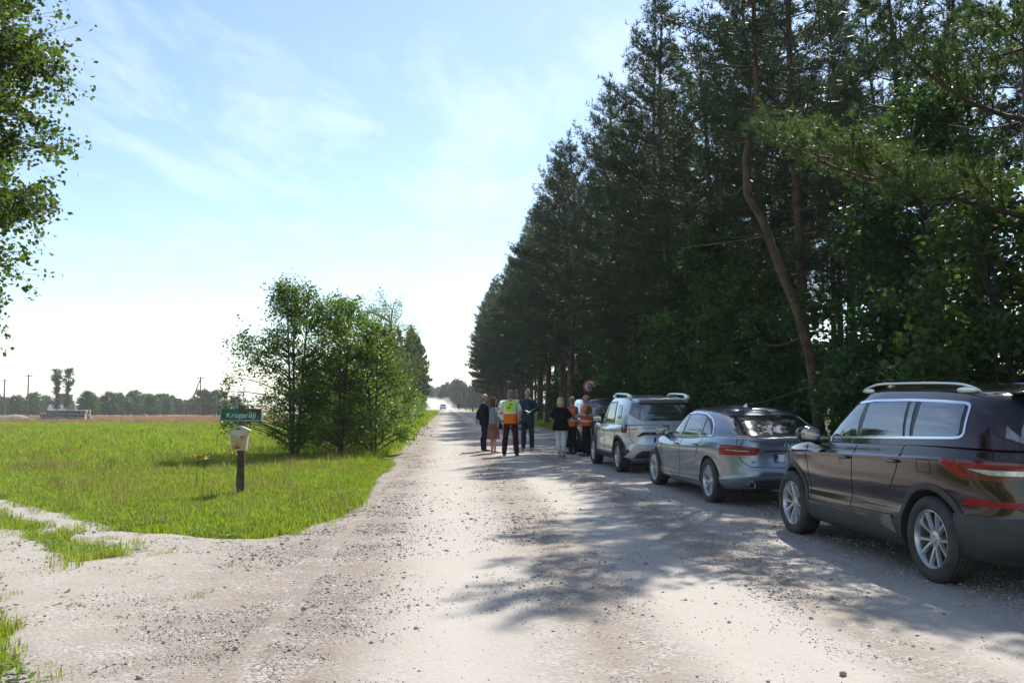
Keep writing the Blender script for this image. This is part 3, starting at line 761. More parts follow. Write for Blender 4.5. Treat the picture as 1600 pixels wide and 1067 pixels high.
# ---- broadleaf undergrowth along the edge of the wood
def bush_clusters(rg, n, rx, ry, z0, z1, shape=1.0):
    out = []
    for _ in range(n):
        f = rg.random(); z = z0 + (z1 - z0) * f
        w = (math.sin(math.pi * min(1, 0.18 + 0.82 * f) ** shape)) ** 0.6 if f < 0.97 else 0.3
        a = rg.random() * 6.283; r = math.sqrt(rg.random()) * 0.95 + 0.05
        out.append((rx * w * r * math.cos(a), ry * w * r * math.sin(a), z))
    return out
UNDER = []
for k in range(4):
    rg = np.random.default_rng(200 + k); H = (5.6, 4.2, 3.2, 7.4)[k]
    st = [[(0, 0, -.1), (0.1 * rg.normal(), .1 * rg.normal(), H * .4), (0.2 * rg.normal(), .2 * rg.normal(), H * .85)] for _ in range((2, 3, 4, 1)[k])]
    UNDER.append(broad_meshes(210 + k, H, st, bush_clusters(rg, (60, 55, 42, 85)[k], (1.7, 1.6, 1.5, 1.8)[k], (1.7, 1.6, 1.5, 1.8)[k], 0.5, H), (11500, 10500, 9000, 15000)[k], 0.094, (BARK_DARK, (L_MAPLE, L_HAZEL, L_MAPLE, L_MAPLE)[k]), 0.05, 0.5, 0.2, 0.85))
UL = ("broadleaf undergrowth tree with large dark green leaves at the wood edge", "tall slender maple growing up between the pines")
for i, (u, y, k) in enumerate([(8.2, 13.2, 1), (7.6, 14.9, 2), (8.4, 17.0, 0), (7.0, 19.0, 2), (7.5, 21.3, 1), (7.3, 23.8, 0), (7.6, 26.5, 1), (8.6, 29.5, 0), (8.3, 32.5, 1), (8.6, 36, 0), (8.3, 39.5, 1), (8.4, 43.5, 1), (8.2, 52, 2), (8.4, 60, 2), (9.8, 11.2, 0), (9.0, 9.8, 2), (10.4, 14.5, 0), (10.8, 18.5, 0), (11.5, 22.5, 0), (12.5, 16.2, 0), (14.5, 19.5, 0), (13.8, 13.6, 1), (15.8, 16.6, 0), (16.5, 23, 0), (9.9, 34, 0), (10.2, 40, 1), (9.4, 47, 0), (9.6, 55, 1), (9.8, 63, 0), (11.2, 30, 0), (12, 37, 0), (12.2, 46, 0), (9.3, 71, 0), (9.5, 80, 0)]):
    plant_tree("undergrowth_tree", UNDER[k], on(u + SL * y, y), i * 2.1, 0.9 + 0.25 * rgT.random(), ("leafy undergrowth tree as tall as three men at the wood edge", "many-stemmed broadleaf bush with large dark leaves at the wood edge", "low broadleaf bush hugging the ground at the wood edge")[k], "tree", ("taller undergrowth trees", "many-stemmed undergrowth bushes", "low undergrowth bushes")[k])
for i, (u, y) in enumerate([(8.0, 27.8), (8.8, 15.9)]):
    plant_tree("maple_tree", UNDER[3], on(u + SL * y, y), i * 1.3, 1.0, ("tall slender maple growing up between the pines beyond the speed sign", "tall slender maple growing up behind the dark brown car")[i], "tree")

# ---- young alders by the signpost
rg = np.random.default_rng(300)
def alder(seed, H, rx, n, leaves, st, z0=0.55):
    rg = np.random.default_rng(seed)
    stems = [[(dx * .3, dy * .3, -.1), (dx * .6, dy * .6, H * .35), (dx, dy, H * .7), (dx * 1.15, dy * 1.1, H * .98)] for dx, dy in st]
    return broad_meshes(seed, H, stems, bush_clusters(rg, n, rx, rx * .9, z0, H, 0.8) + [(dx * 1.15 + .1 * rg.normal(), dy * 1.1 + .1 * rg.normal(), H * (0.9 + .14 * rg.random())) for dx, dy in st for _ in range(2)], leaves, 0.066, (BARK_GREY, L_ALDER), 0.045, 0.42, 0.2, 0.72)
plant_tree("alder_tree", alder(301, 4.6, 2.1, 135, 21000, [(-.2, 0), (.25, .1), (0, -.2)], 0.62), on(-5.85, 24.0), 0, 1, "bushy young alder of several stems right behind the signpost", "tree")
plant_tree("alder_tree", alder(302, 4.4, 1.65, 100, 14500, [(0, 0), (.3, .2)], 0.5), on(-4.75, 24.6), 0.6, 1, "middle young alder of the clump, leaning to the road", "tree")
plant_tree("alder_tree", alder(303, 3.8, 1.6, 92, 13500, [(.1, 0), (-.2, .2)], 0.32), on(-3.95, 25.8), 1.4, 1, "young alder at the road end of the clump, leafy to the ground", "tree")
plant_tree("willow_tree", broad_meshes(304, 5.0, [[(0, 0, -.1), (.1, 0, 2.2), (.3, .1, 4.6)]], bush_clusters(np.random.default_rng(5), 52, 1.5, 1.5, 1.2, 5.2), 10000, 0.055, (BARK_GREY, L_HEDGE), 0.05, 0.42, 0.1, 0.4), on(-4.3, 29.5), 0, 1, "grey green willow with thin airy top behind the alders", "tree")
HED = []
for k in range(3):
    rg = np.random.default_rng(320 + k); H = (2.6, 2.1, 3.1)[k]
    st = [[(0, 0, -.1), (.3 * rg.normal(), .3 * rg.normal(), H * .5), (.5 * rg.normal(), .5 * rg.normal(), H * .9)] for _ in range(4)]
    HED.append(broad_meshes(330 + k, H, st, bush_clusters(rg, 40, 1.35, 1.35, .25, H), 3600, 0.085, (BARK_GREY, L_HEDGE), 0.03, 0.45, 0.1, 0.6))
i = 0; y = 28.0
while y < 150:
    u = EDGE_L - 1.95 - 0.7 * rgT.random() - (0.6 if y > 80 else 0)
    k = i % 3
    plant_tree("hedge_shrub", HED[k], on(u + SL * y, y), i * 1.7, (1.12 if y < 45 else 0.95) + .2 * rgT.random(), "leafy shrub in the overgrown hedge along the left of the road", "shrub", "shrubs of the roadside hedge")
    i += 1; y += 2.1 + 0.9 * rgT.random() + y * 0.012

# ---- pines on the left farther down the road
FARP = [pine_meshes(150 + k, H=11.5 + k, base=0.12, Lmax=2.6, tuft=(0.34, 0.06, 7), dens=0.6, dead=False)[:2] for k in range(2)]
for i, (u, y, s) in enumerate([(-4.2, 118, .8), (-5.2, 124, 1.0), (-4.6, 131, 1.0), (-7.2, 133, 1.05), (-5.0, 139, 1.1), (-8.5, 141, 1.0), (-6.0, 147, 1.0), (-4.8, 154, .95), (-9.8, 150, .9), (-5.2, 163, .9), (-7.5, 158, 1.0)]):
    plant_tree("pine_tree", FARP[i % 2], on(u + SL * y, y), i * 1.9, s * 0.95, "dark conifer of the small clump beyond the hedge, left of the road", "pine", "conifer clump left of the road")

# ---- birch at the left edge of the picture
def birch():
    rg = np.random.default_rng(400); H = 11.5
    st = [[(0, 0, -.1), (.1, 0, 3), (-.05, .1, 6), (.1, 0, 9), (.1, 0, 11.2)]]
    cl = []
    for _ in range(150):
        f = rg.random(); z = 2.5 + 8.8 * f
        w = 2.5 * (1 - 0.75 * max(0, f - .45) / .55) * (0.62 + 0.7 * f if f < .45 else 1.0)
        a = rg.random() * 6.283; r = 0.35 + 0.65 * math.sqrt(rg.random())
        cl.append((w * r * math.cos(a), w * r * math.sin(a), z))
    cl += [(2.25, .1, 3.75), (2.5, 0, 3.7), (1.9, 0, 3.6), (2.6, .1, 5.3), (2.85, .1, 5.25), (2.4, -.2, 5.5), (2.1, 0, 2.7), (1.75, 0, 2.5), (1.9, .1, 3.1)]
    edge = lambda z: np.interp(z, [2.3, 2.7, 3.1, 3.5, 3.8, 4.2, 4.7, 5.3, 5.9, 7], [2.4, 2.7, 2.95, 2.95, 2.85, 2.75, 3.15, 3.0, 2.95, 2.9])
    for _ in range(120):
        z = 2.35 + 4.2 * rg.random() ** 0.9; e = edge(z)
        cl.append((e - 0.27 - 1.3 * rg.random() ** 1.3, 1.6 * (rg.random() - .5), z))
    return broad_meshes(401, H, st, cl, 84000, 0.056, (BARK_BIRCH, L_BIRCH), 0.13, 0.42, 0.5, 0.8, 0.7, 11, 0.085)
plant_tree("birch_tree", birch(), on(-7.95, 9.2), 0, 1, "tall birch with drooping sunlit twigs reaching in beside the track", "birch")

# ---- tree line across the fields and at the end of the road
FART = []
for k in range(4):
    rg = np.random.default_rng(500 + k); H = 10.0; rx = (4.2, 3.4, 4.8, 2.6)[k]
    cl = []
    for _ in range(130):
        f = rg.random(); a = rg.random() * 6.283; w = rx * (math.sin(math.pi * min(.98, 0.12 + .86 * f)) ** .55); r = math.sqrt(rg.random())
        cl.append((w * r * math.cos(a), w * r * math.sin(a), 0.6 + 9.2 * f))
    FART.append(broad_meshes(510 + k, H, [[(0, 0, -.3), (.1, 0, 4), (0, .1, 8)]], cl, 6500, 0.42, (BARK_DARK, L_FAR), 0.22, 1.1, 0.1, 0.8, 0.8, 4))
TALL = []
for k in range(2):
    rg = np.random.default_rng(530 + k); cl = []
    for _ in range(90):
        f = rg.random(); a = rg.random() * 6.283; w = 2.4 * (0.55 + 0.45 * math.sin(f * 9 + k)) if f > .3 else 1.2; r = math.sqrt(rg.random())
        cl.append((w * r * math.cos(a), w * r * math.sin(a), 3 + 16.5 * f))
    TALL.append(broad_meshes(540 + k, 20, [[(0, 0, -.3), (.2, 0, 9), (0, .1, 18)]], cl, 6000, 0.42, (BARK_DARK, L_FAR), 0.3, 1.1, 0.1, 0.8, 0.8, 4))
def far_at(px, d): return (px - 800.0) / FPX * d
for i in range(64):
    px = -40 + 420 * (i + .6 * rgT.random()) / 64; d = 330 + 90 * rgT.random() + (60 if i % 2 else 0)
    if 112 < px < 126 and i % 2 == 0: continue
    x = far_at(px, d); s = 0.45 + 0.55 * rgT.random() + 0.35 * float(vnoise(px, 3, 0.035))
    plant_tree("field_tree", FART[i % 4], on(x, d), i * 1.3, s, "round crowned tree in the far tree line across the fields", "tree", "far tree line across the fields")
for i, (px, d, h) in enumerate([(90, 322, .86), (107, 322, .88)]):
    plant_tree("field_tree", TALL[i], on(far_at(px, d), d), 0, h, ("tall narrow tree with a waisted crown beside the far white house", "tallest narrow tree right of the far white house")[i], "tree")
plant_tree("field_tree", FART[0], on(far_at(139, 300), 300), 0, 0.82, "broad oak-like tree standing alone in front of the far tree line", "tree")
for i in range(26):
    px = 640 + 175 * (i + .5 * rgT.random()) / 26; d = 420 + 90 * rgT.random()
    plant_tree("distant_tree", FART[(i + 1) % 4], on(far_at(px, d), d), i * 1.1, 0.95 + .45 * rgT.random(), "hazy distant tree closing the view at the end of the road", "tree", "distant trees at the end of the road")
# ================================================================== VEHICLES
GLASS = pbr("car_glass", (0.012, 0.015, 0.017), 0.03, ior=3.0, spec=0.5)
BLACKTRIM = pbr("black_trim", (0.012, 0.012, 0.013), 0.35)
PLASTIC = pbr("grey_plastic", (0.035, 0.036, 0.038), 0.55, noise=0.25, nscale=6, bump=0.1, bscale=120)
DUSTYPL = pbr("dusty_plastic", (0.05, 0.048, 0.045), 0.65, noise=1, col2=(0.16, 0.135, 0.105), nscale=4)
CHROME = pbr("chrome", (0.75, 0.76, 0.78), 0.12, metal=1.0)
ALU = pbr("satin_aluminium", (0.62, 0.63, 0.65), 0.28, metal=1.0)
ALLOY = pbr("alloy_wheel", (0.52, 0.53, 0.54), 0.32, metal=0.85, noise=0.15, nscale=9)
TYRE = pbr("tyre_rubber", (0.022, 0.021, 0.02), 0.75, noise=1, col2=(0.05, 0.045, 0.038), nscale=7)
DARKGAP = pbr("panel_gap", (0.006, 0.006, 0.006), 0.7)
LINER = pbr("arch_liner", (0.02, 0.018, 0.016), 0.9, noise=1, col2=(0.05, 0.04, 0.03), nscale=5)
REDLAMP = pbr("red_lamp", (0.32, 0.001, 0.008), 0.25, coat=0.1, spec=0.3, noise=0.45, nscale=9)
DARKRED = pbr("dark_red_lamp", (0.10, 0.004, 0.006), 0.15, coat=0.4)
CLEARLAMP = pbr("clear_lamp", (0.55, 0.56, 0.58), 0.15, metal=0.4, coat=1.0, noise=0.4, nscale=30)
PLATE = pbr("plate_white", (0.78, 0.78, 0.76), 0.45)
PLATEBLUE = pbr("plate_blue", (0.015, 0.07, 0.42), 0.4)
INKBLACK = pbr("ink_black", (0.01, 0.01, 0.01), 0.5)
RED_TXT = pbr("red_print", (0.55, 0.04, 0.03), 0.4)
def paint(name, col, metal=0.55, dust=0.25, rough=0.27):
    m = pbr(name, col, rough, metal=metal, coat=1.0)
    nt = m.node_tree; b = nt.nodes["Principled BSDF"]; N = nt.nodes.new; L = nt.links.new
    # road dust on the lower panels
    t = N("ShaderNodeTexCoord"); s = N("ShaderNodeSeparateXYZ"); L(t.outputs["Object"], s.inputs[0])
    n = N("ShaderNodeTexNoise"); n.inputs["Scale"].default_value = 3.0; n.inputs["Detail"].default_value = 7; L(t.outputs["Object"], n.inputs["Vector"])
    a = N("ShaderNodeMath"); a.operation = 'MULTIPLY_ADD'; a.inputs[1].default_value = -0.5; L(n.outputs["Fac"], a.inputs[0]); L(s.outputs["Z"], a.inputs[2])
    r = N("ShaderNodeMapRange"); r.inputs["From Min"].default_value = 0.45; r.inputs["From Max"].default_value = -0.05; r.inputs["To Max"].default_value = dust; L(a.outputs[0], r.inputs["Value"])
    mx = N("ShaderNodeMixRGB"); mx.inputs["Color1"].default_value = (*col, 1); mx.inputs["Color2"].default_value = (0.30, 0.25, 0.20, 1); L(r.outputs[0], mx.inputs["Fac"]); L(mx.outputs[0], b.inputs["Base Color"])
    cw = N("ShaderNodeMath"); cw.operation = 'SUBTRACT'; cw.inputs[0].default_value = 1.0; L(r.outputs[0], cw.inputs[1]); L(cw.outputs[0], b.inputs["Coat Weight"])
    return m

def pchip(xk, yk):
    xk = np.array(xk, float); yk = np.array(yk, float); o = np.argsort(xk); xk, yk = xk[o], yk[o]
    h = np.diff(xk); dl = np.diff(yk) / h; m = np.zeros(len(xk)); m[0], m[-1] = dl[0], dl[-1]
    for i in range(1, len(xk) - 1):
        if dl[i - 1] * dl[i] > 0:
            w1, w2 = 2 * h[i] + h[i - 1], h[i] + 2 * h[i - 1]; m[i] = (w1 + w2) / (w1 / dl[i - 1] + w2 / dl[i])
    def f(x):
        x = np.clip(np.asarray(x, float), xk[0], xk[-1]); i = np.clip(np.searchsorted(xk, x) - 1, 0, len(h) - 1); t = (x - xk[i]) / h[i]
        return yk[i] * (1 + 2 * t) * (1 - t) ** 2 + h[i] * m[i] * t * (1 - t) ** 2 + yk[i + 1] * t * t * (3 - 2 * t) + h[i] * m[i + 1] * t * t * (t - 1)
    return f

class Shell:
    """stack of rounded plan outlines between a lower and an upper side profile"""
    def __init__(s, lev, zlo, zhi, xc=0.0):
        a = np.array(lev, float)                     # f, W, xfront, xrear, nfront, nrear
        s.lev = a; s.fn = [pchip(a[:, 0], a[:, k]) for k in range(1, 6)]; s.zlo, s.zhi, s.xc = zlo, zhi, xc
    def par(s, f): return [g(f) for g in s.fn]
    def frac(s, x, z): return np.clip((z - s.zlo(x)) / (s.zhi(x) - s.zlo(x)), 0, 1)
    def Y(s, x, z):
        W, xf, xr, nf, nr = s.par(s.frac(x, z))
        fr = x > s.xc; a = np.where(fr, xf - s.xc, s.xc - xr); n = np.where(fr, nf, nr)
        t = np.clip(np.abs(x - s.xc) / a, 0, 1)
        return W * (1 - t ** n) ** (1 / n)
    def Xend(s, y, z, rear=True):
        x = s.lev[:, 3].min() if rear else s.lev[:, 2].max(); x = np.full(np.shape(y), x, float)
        for _ in range(6):
            W, xf, xr, nf, nr = s.par(s.frac(x, z)); t = np.clip(np.abs(y) / W, 0, 1)
            x = s.xc - (s.xc - xr) * (1 - t ** nr) ** (1 / nr) if rear else s.xc + (xf - s.xc) * (1 - t ** nf) ** (1 / nf)
        return x
    def outline(s, f, N=None, dense=1200):
        """half outline (y>=0) from the nose to the tail"""
        W, xf, xr, nf, nr = [float(v) for v in s.par(f)]
        p = np.linspace(0, math.pi / 2, dense)
        F = np.stack([s.xc + (xf - s.xc) * np.cos(p) ** (2 / nf), W * np.sin(p) ** (2 / nf)], 1)
        B = np.stack([s.xc - (s.xc - xr) * np.cos(p[::-1]) ** (2 / nr), W * np.sin(p[::-1]) ** (2 / nr)], 1)
        C = np.concatenate([F, B[1:]]); d = np.append(0, np.cumsum(np.hypot(*np.diff(C, axis=0).T)))
        if N is None: return C, d
        t = np.linspace(0, d[-1], N); return np.stack([np.interp(t, d, C[:, 0]), np.interp(t, d, C[:, 1])], 1)
    def wrap(s, q, z):
        """point reached by going q metres round the tail corner from the rear centre line, at height z"""
        if not hasattr(s, '_tab'):
            s._q = np.linspace(0, 2.6, 521); X = []; Yy = []; s._f = np.linspace(0, 1, 81)
            for f in s._f:
                C, d = s.outline(float(f), dense=500); C = C[::-1]; d = d[-1] - d[::-1]
                X.append(np.interp(s._q, d, C[:, 0])); Yy.append(np.interp(s._q, d, C[:, 1]))
            s._tab = np.stack([np.array(X), np.array(Yy)], -1)
        q, z = np.broadcast_arrays(np.asarray(q, float), np.asarray(z, float)); aq = np.abs(q)
        x = np.full(q.shape, s.lev[:, 3].min())
        for _ in range(4):
            f = s.frac(x, z) * 80; i = np.clip(f.astype(int), 0, 79); tf = (f - i)[..., None]
            g = np.clip(aq / 2.6 * 520, 0, 519.999); j = g.astype(int); tg = (g - j)[..., None]; T = s._tab
            p = (T[i, j] * (1 - tg) + T[i, j + 1] * tg) * (1 - tf) + (T[i + 1, j] * (1 - tg) + T[i + 1, j + 1] * tg) * tf
            x = p[..., 0]
        return np.stack([x, np.where(q < 0, -p[..., 1], p[..., 1]), z], -1)
    def mesh(s, NF=34, N=110, crown=0.03, bottom=True, M=10):
        fs = np.unique(np.concatenate([np.linspace(0, 1, NF), s.lev[:, 0]])); V = []; 
        for f in fs:
            C = s.outline(f, N); z = s.zlo(C[:, 0]) + f * (s.zhi(C[:, 0]) - s.zlo(C[:, 0]))
            L = np.stack([C[:, 0], C[:, 1], z], 1); Rr = L[1:-1][::-1] * [1, -1, 1]
            V.append(np.concatenate([L, Rr]))
        n = len(V[0]); F = []
        for i in range(len(fs) - 1):
            for j in range(n): F.append((i * n + j, i * n + (j + 1) % n, (i + 1) * n + (j + 1) % n, (i + 1) * n + j))
        V = list(np.concatenate(V))
        def cap(off, flip, cr):
            rows = [[off]]
            for j in range(1, N - 1):
                a, b = V[off + j], V[off + n - j]; row = [off + j]
                for k in range(1, M):
                    t = k / M; p = a * (1 - t) + b * t; q = 2 * t - 1
                    p = p + np.array([0, 0, cr * (1 - q * q) * min(1, abs(a[1]) / 0.5)]); V.append(p); row.append(len(V) - 1)
                rows.append(row + [off + n - j])
            rows.append([off + N - 1])
            for r1, r2 in zip(rows[:-1], rows[1:]):
                if len(r1) == 1: fs_ = [(r1[0], r2[k], r2[k + 1]) for k in range(M)]
                elif len(r2) == 1: fs_ = [(r1[k], r2[0], r1[k + 1]) for k in range(M)]
                else: fs_ = [(r1[k], r2[k], r2[k + 1], r1[k + 1]) for k in range(M)]
                F.extend([q[::-1] for q in fs_] if flip else fs_)
        cap((len(fs) - 1) * n, False, crown)
        cap(0, True, 0.0)
        mb = MB(); mb.add(np.array(V), F); return mb

def patch(fmap, poly, eps, thick=0.012, na=26, nb=8):
    """sheet over a polygon in (a,b), laid on the mapped surface eps proud of it, with a rim that goes back in"""
    P = np.array(poly, float); a0, a1 = P[:, 0].min(), P[:, 0].max(); sp = (a1 - a0)
    A = np.unique(np.concatenate([np.linspace(a0, a1, na), P[:, 0]])); A = A[np.append(True, np.diff(A) > 1e-4)]
    A[0] += sp * 1e-4; A[-1] -= sp * 1e-4
    lo = []; hi = []
    for a in A:
        bs = []
        for (x0, y0), (x1, y1) in zip(P, np.roll(P, -1, 0)):
            if (x0 - a) * (x1 - a) <= 0 and abs(x1 - x0) > 1e-9: bs.append(y0 + (y1 - y0) * (a - x0) / (x1 - x0))
        lo.append(min(bs)); hi.append(max(bs))
    t = np.linspace(0, 1, nb); AA = np.repeat(A[:, None], nb, 1); BB = np.array(lo)[:, None] * (1 - t) + np.array(hi)[:, None] * t
    h = 2e-3; p = fmap(AA, BB); da = fmap(AA + h, BB) - fmap(AA - h, BB); db = fmap(AA, BB + h) - fmap(AA, BB - h)
    n = np.cross(da, db); n /= np.linalg.norm(n, axis=-1)[..., None] + 1e-12
    c = np.array([0, 0, p[..., 2].mean() - 0.0]); out = p - c; out[..., 2] = 0
    if (n * out).sum() < 0: n = -n
    na_ = len(A); top = (p + n * eps).reshape(-1, 3); bot = (p + n * (eps - thick)).reshape(-1, 3)
    F = [(i * nb + j, (i + 1) * nb + j, (i + 1) * nb + j + 1, i * nb + j + 1) for i in range(na_ - 1) for j in range(nb - 1)]
    ring = [j for j in range(nb)] + [i * nb + nb - 1 for i in range(1, na_)] + [(na_ - 1) * nb + j for j in range(nb - 2, -1, -1)] + [i * nb for i in range(na_ - 2, 0, -1)]
    K = len(ring); o = na_ * nb
    V = np.concatenate([top, bot[ring]])
    F += [(ring[i], ring[(i + 1) % K], o + (i + 1) % K, o + i) for i in range(K)]
    mb = MB(); mb.add(V, F); return mb
def resample(pts, step=0.03):
    P = np.array(pts, float); d = np.append(0, np.cumsum(np.linalg.norm(np.diff(P, axis=0), axis=1))); n = max(2, int(d[-1] / step) + 1)
    t = np.linspace(0, d[-1], n); t = np.unique(np.concatenate([t, d])); return np.stack([np.interp(t, d, P[:, k]) for k in range(P.shape[1])], 1)
def ribbon(fmap, pts, w, eps, thick=0.01, step=0.03, mb=None, smooth=2):
    """band of width w along a polyline in (a,b) laid on the mapped surface"""
    Q = resample(pts, step)
    for _ in range(smooth):
        if len(Q) > 4: Q[1:-1] = 0.25 * Q[:-2] + 0.5 * Q[1:-1] + 0.25 * Q[2:]
    T = np.gradient(Q, axis=0); T /= np.linalg.norm(T, axis=1)[:, None] + 1e-9; S = np.stack([-T[:, 1], T[:, 0]], 1) * w / 2
    E = np.stack([Q + S, Q - S], 1); p = fmap(E[..., 0], E[..., 1]); h = 2e-3
    n = np.cross(fmap(E[..., 0] + h, E[..., 1]) - fmap(E[..., 0] - h, E[..., 1]), fmap(E[..., 0], E[..., 1] + h) - fmap(E[..., 0], E[..., 1] - h)); n /= np.linalg.norm(n, axis=-1)[..., None] + 1e-12
    out = p.copy(); out[..., 2] = 0
    if (n * out).sum() < 0: n = -n
    k = len(Q); a, b = p + n * eps, p + n * (eps - thick)
    V = np.concatenate([a[:, 0], a[:, 1], b[:, 0], b[:, 1]])
    F = []
    for i in range(k - 1):
        F += [(i, i + 1, k + i + 1, k + i), (i, 2 * k + i, 2 * k + i + 1, i + 1), (k + i, k + i + 1, 3 * k + i + 1, 3 * k + i)]
    mb = mb or MB(); mb.add(V, F); return mb

def text_mesh(txt, size, mat, ext=0.002, sx=1.0):
    cu = bpy.data.curves.new("txt", 'FONT'); cu.body = txt; cu.size = size; cu.align_x = 'CENTER'; cu.align_y = 'CENTER'; cu.extrude = ext
    o = bpy.data.objects.new("txt", cu); COL.objects.link(o)
    dg = bpy.context.evaluated_depsgraph_get(); me = bpy.data.meshes.new_from_object(o.evaluated_get(dg)); bpy.data.objects.remove(o)
    if sx != 1: me.transform(Matrix.Scale(sx, 4, (1, 0, 0)))
    me.materials.clear(); me.materials.append(mat); return me
def put(name, me, parent, loc, rot=(0, 0, 0)):
    o = bpy.data.objects.new(name, me); o.location = loc; o.rotation_euler = rot; return link(o, parent)

def wheel_meshes(R0, Rr, W, spokes, twin=True, style=0):
    """tyre, rim, brake behind; axis along y, outside face towards +y"""
    t = MB(); h = W / 2; sw = R0 - Rr
    prof = [(Rr - .012, h * .70), (Rr + .004, h * .86), (Rr + sw * .22, h * .97), (Rr + sw * .5, h * 1.0), (Rr + sw * .78, h * .95), (R0 - .012, h * .84), (R0 - .002, h * .72)]
    tread = []
    for g in (0.62, 0.30, -0.02, -0.34, -0.62): tread += [(R0, h * (g + .06)), (R0 - .009, h * (g + .045)), (R0 - .009, h * (g - .045)), (R0, h * (g - .06))]
    back = [(r, -y) for r, y in prof[::-1]]
    t.lathe(prof + tread + back, 56)
    r = MB(); f = h * .74
    r.lathe([(Rr + .006, f + .012), (Rr - .002, f + .014), (Rr - .014, f), (Rr - .022, f - .03), (Rr - .03, -h * .7)], 56)
    hub = 0.07
    r.lathe([(0.0, f - .012), (hub * .45, f - .012), (hub * .5, f - .02), (hub, f - .026), (hub * 1.12, f - .05), (hub * 1.1, f - .09)], 28)
    for k in range(spokes):
        offs = (-0.155, 0.155) if twin else (0.0,)
        for o in offs:
            a = 2 * math.pi * k / spokes + math.pi / 2; b = a + o * (1.9 if style == 0 else 1.6); a2 = a + o * 0.55
            w0, w1 = (0.018, 0.021) if twin else (0.034, 0.042)
            p0 = np.array([hub * .75 * math.cos(a2), 0, hub * .75 * math.sin(a2)]); p1 = np.array([(Rr - .012) * math.cos(b), 0, (Rr - .012) * math.sin(b)])
            d = p1 - p0; d /= np.linalg.norm(d); s = np.array([-d[2], 0, d[0]])
            V = []
            for p, w, y in ((p0, w0, f - .028), ((p0 + p1) / 2, (w0 + w1) / 2 * .92, f - .012), (p1, w1, f - .004)):
                V += [p + s * w + [0, y - .028, 0], p + s * w * .55 + [0, y, 0], p - s * w * .55 + [0, y, 0], p - s * w + [0, y - .028, 0]]
            F = [(i * 4 + j, i * 4 + j + 1, i * 4 + 5 + j, i * 4 + 4 + j) for i in range(2) for j in range(3)] + [(3, 0, 4, 7), (7, 4, 8, 11)]
            r.add(V, F)
    bk = MB(); bk.lathe([(0.0, f - .13), (Rr * .72, f - .13), (Rr * .72, f - .15), (Rr - .04, f - .16)], 32)
    tm = t.mesh("tyre"); tm.materials.append(TYRE); smooth_mesh(tm, 40)
    rm = r.mesh("rim"); rm.materials.append(ALLOY); smooth_mesh(rm, 40)
    bm2 = bk.mesh("brake_disc"); bm2.materials.append(LINER); smooth_mesh(bm2, 40)
    return tm, rm, bm2

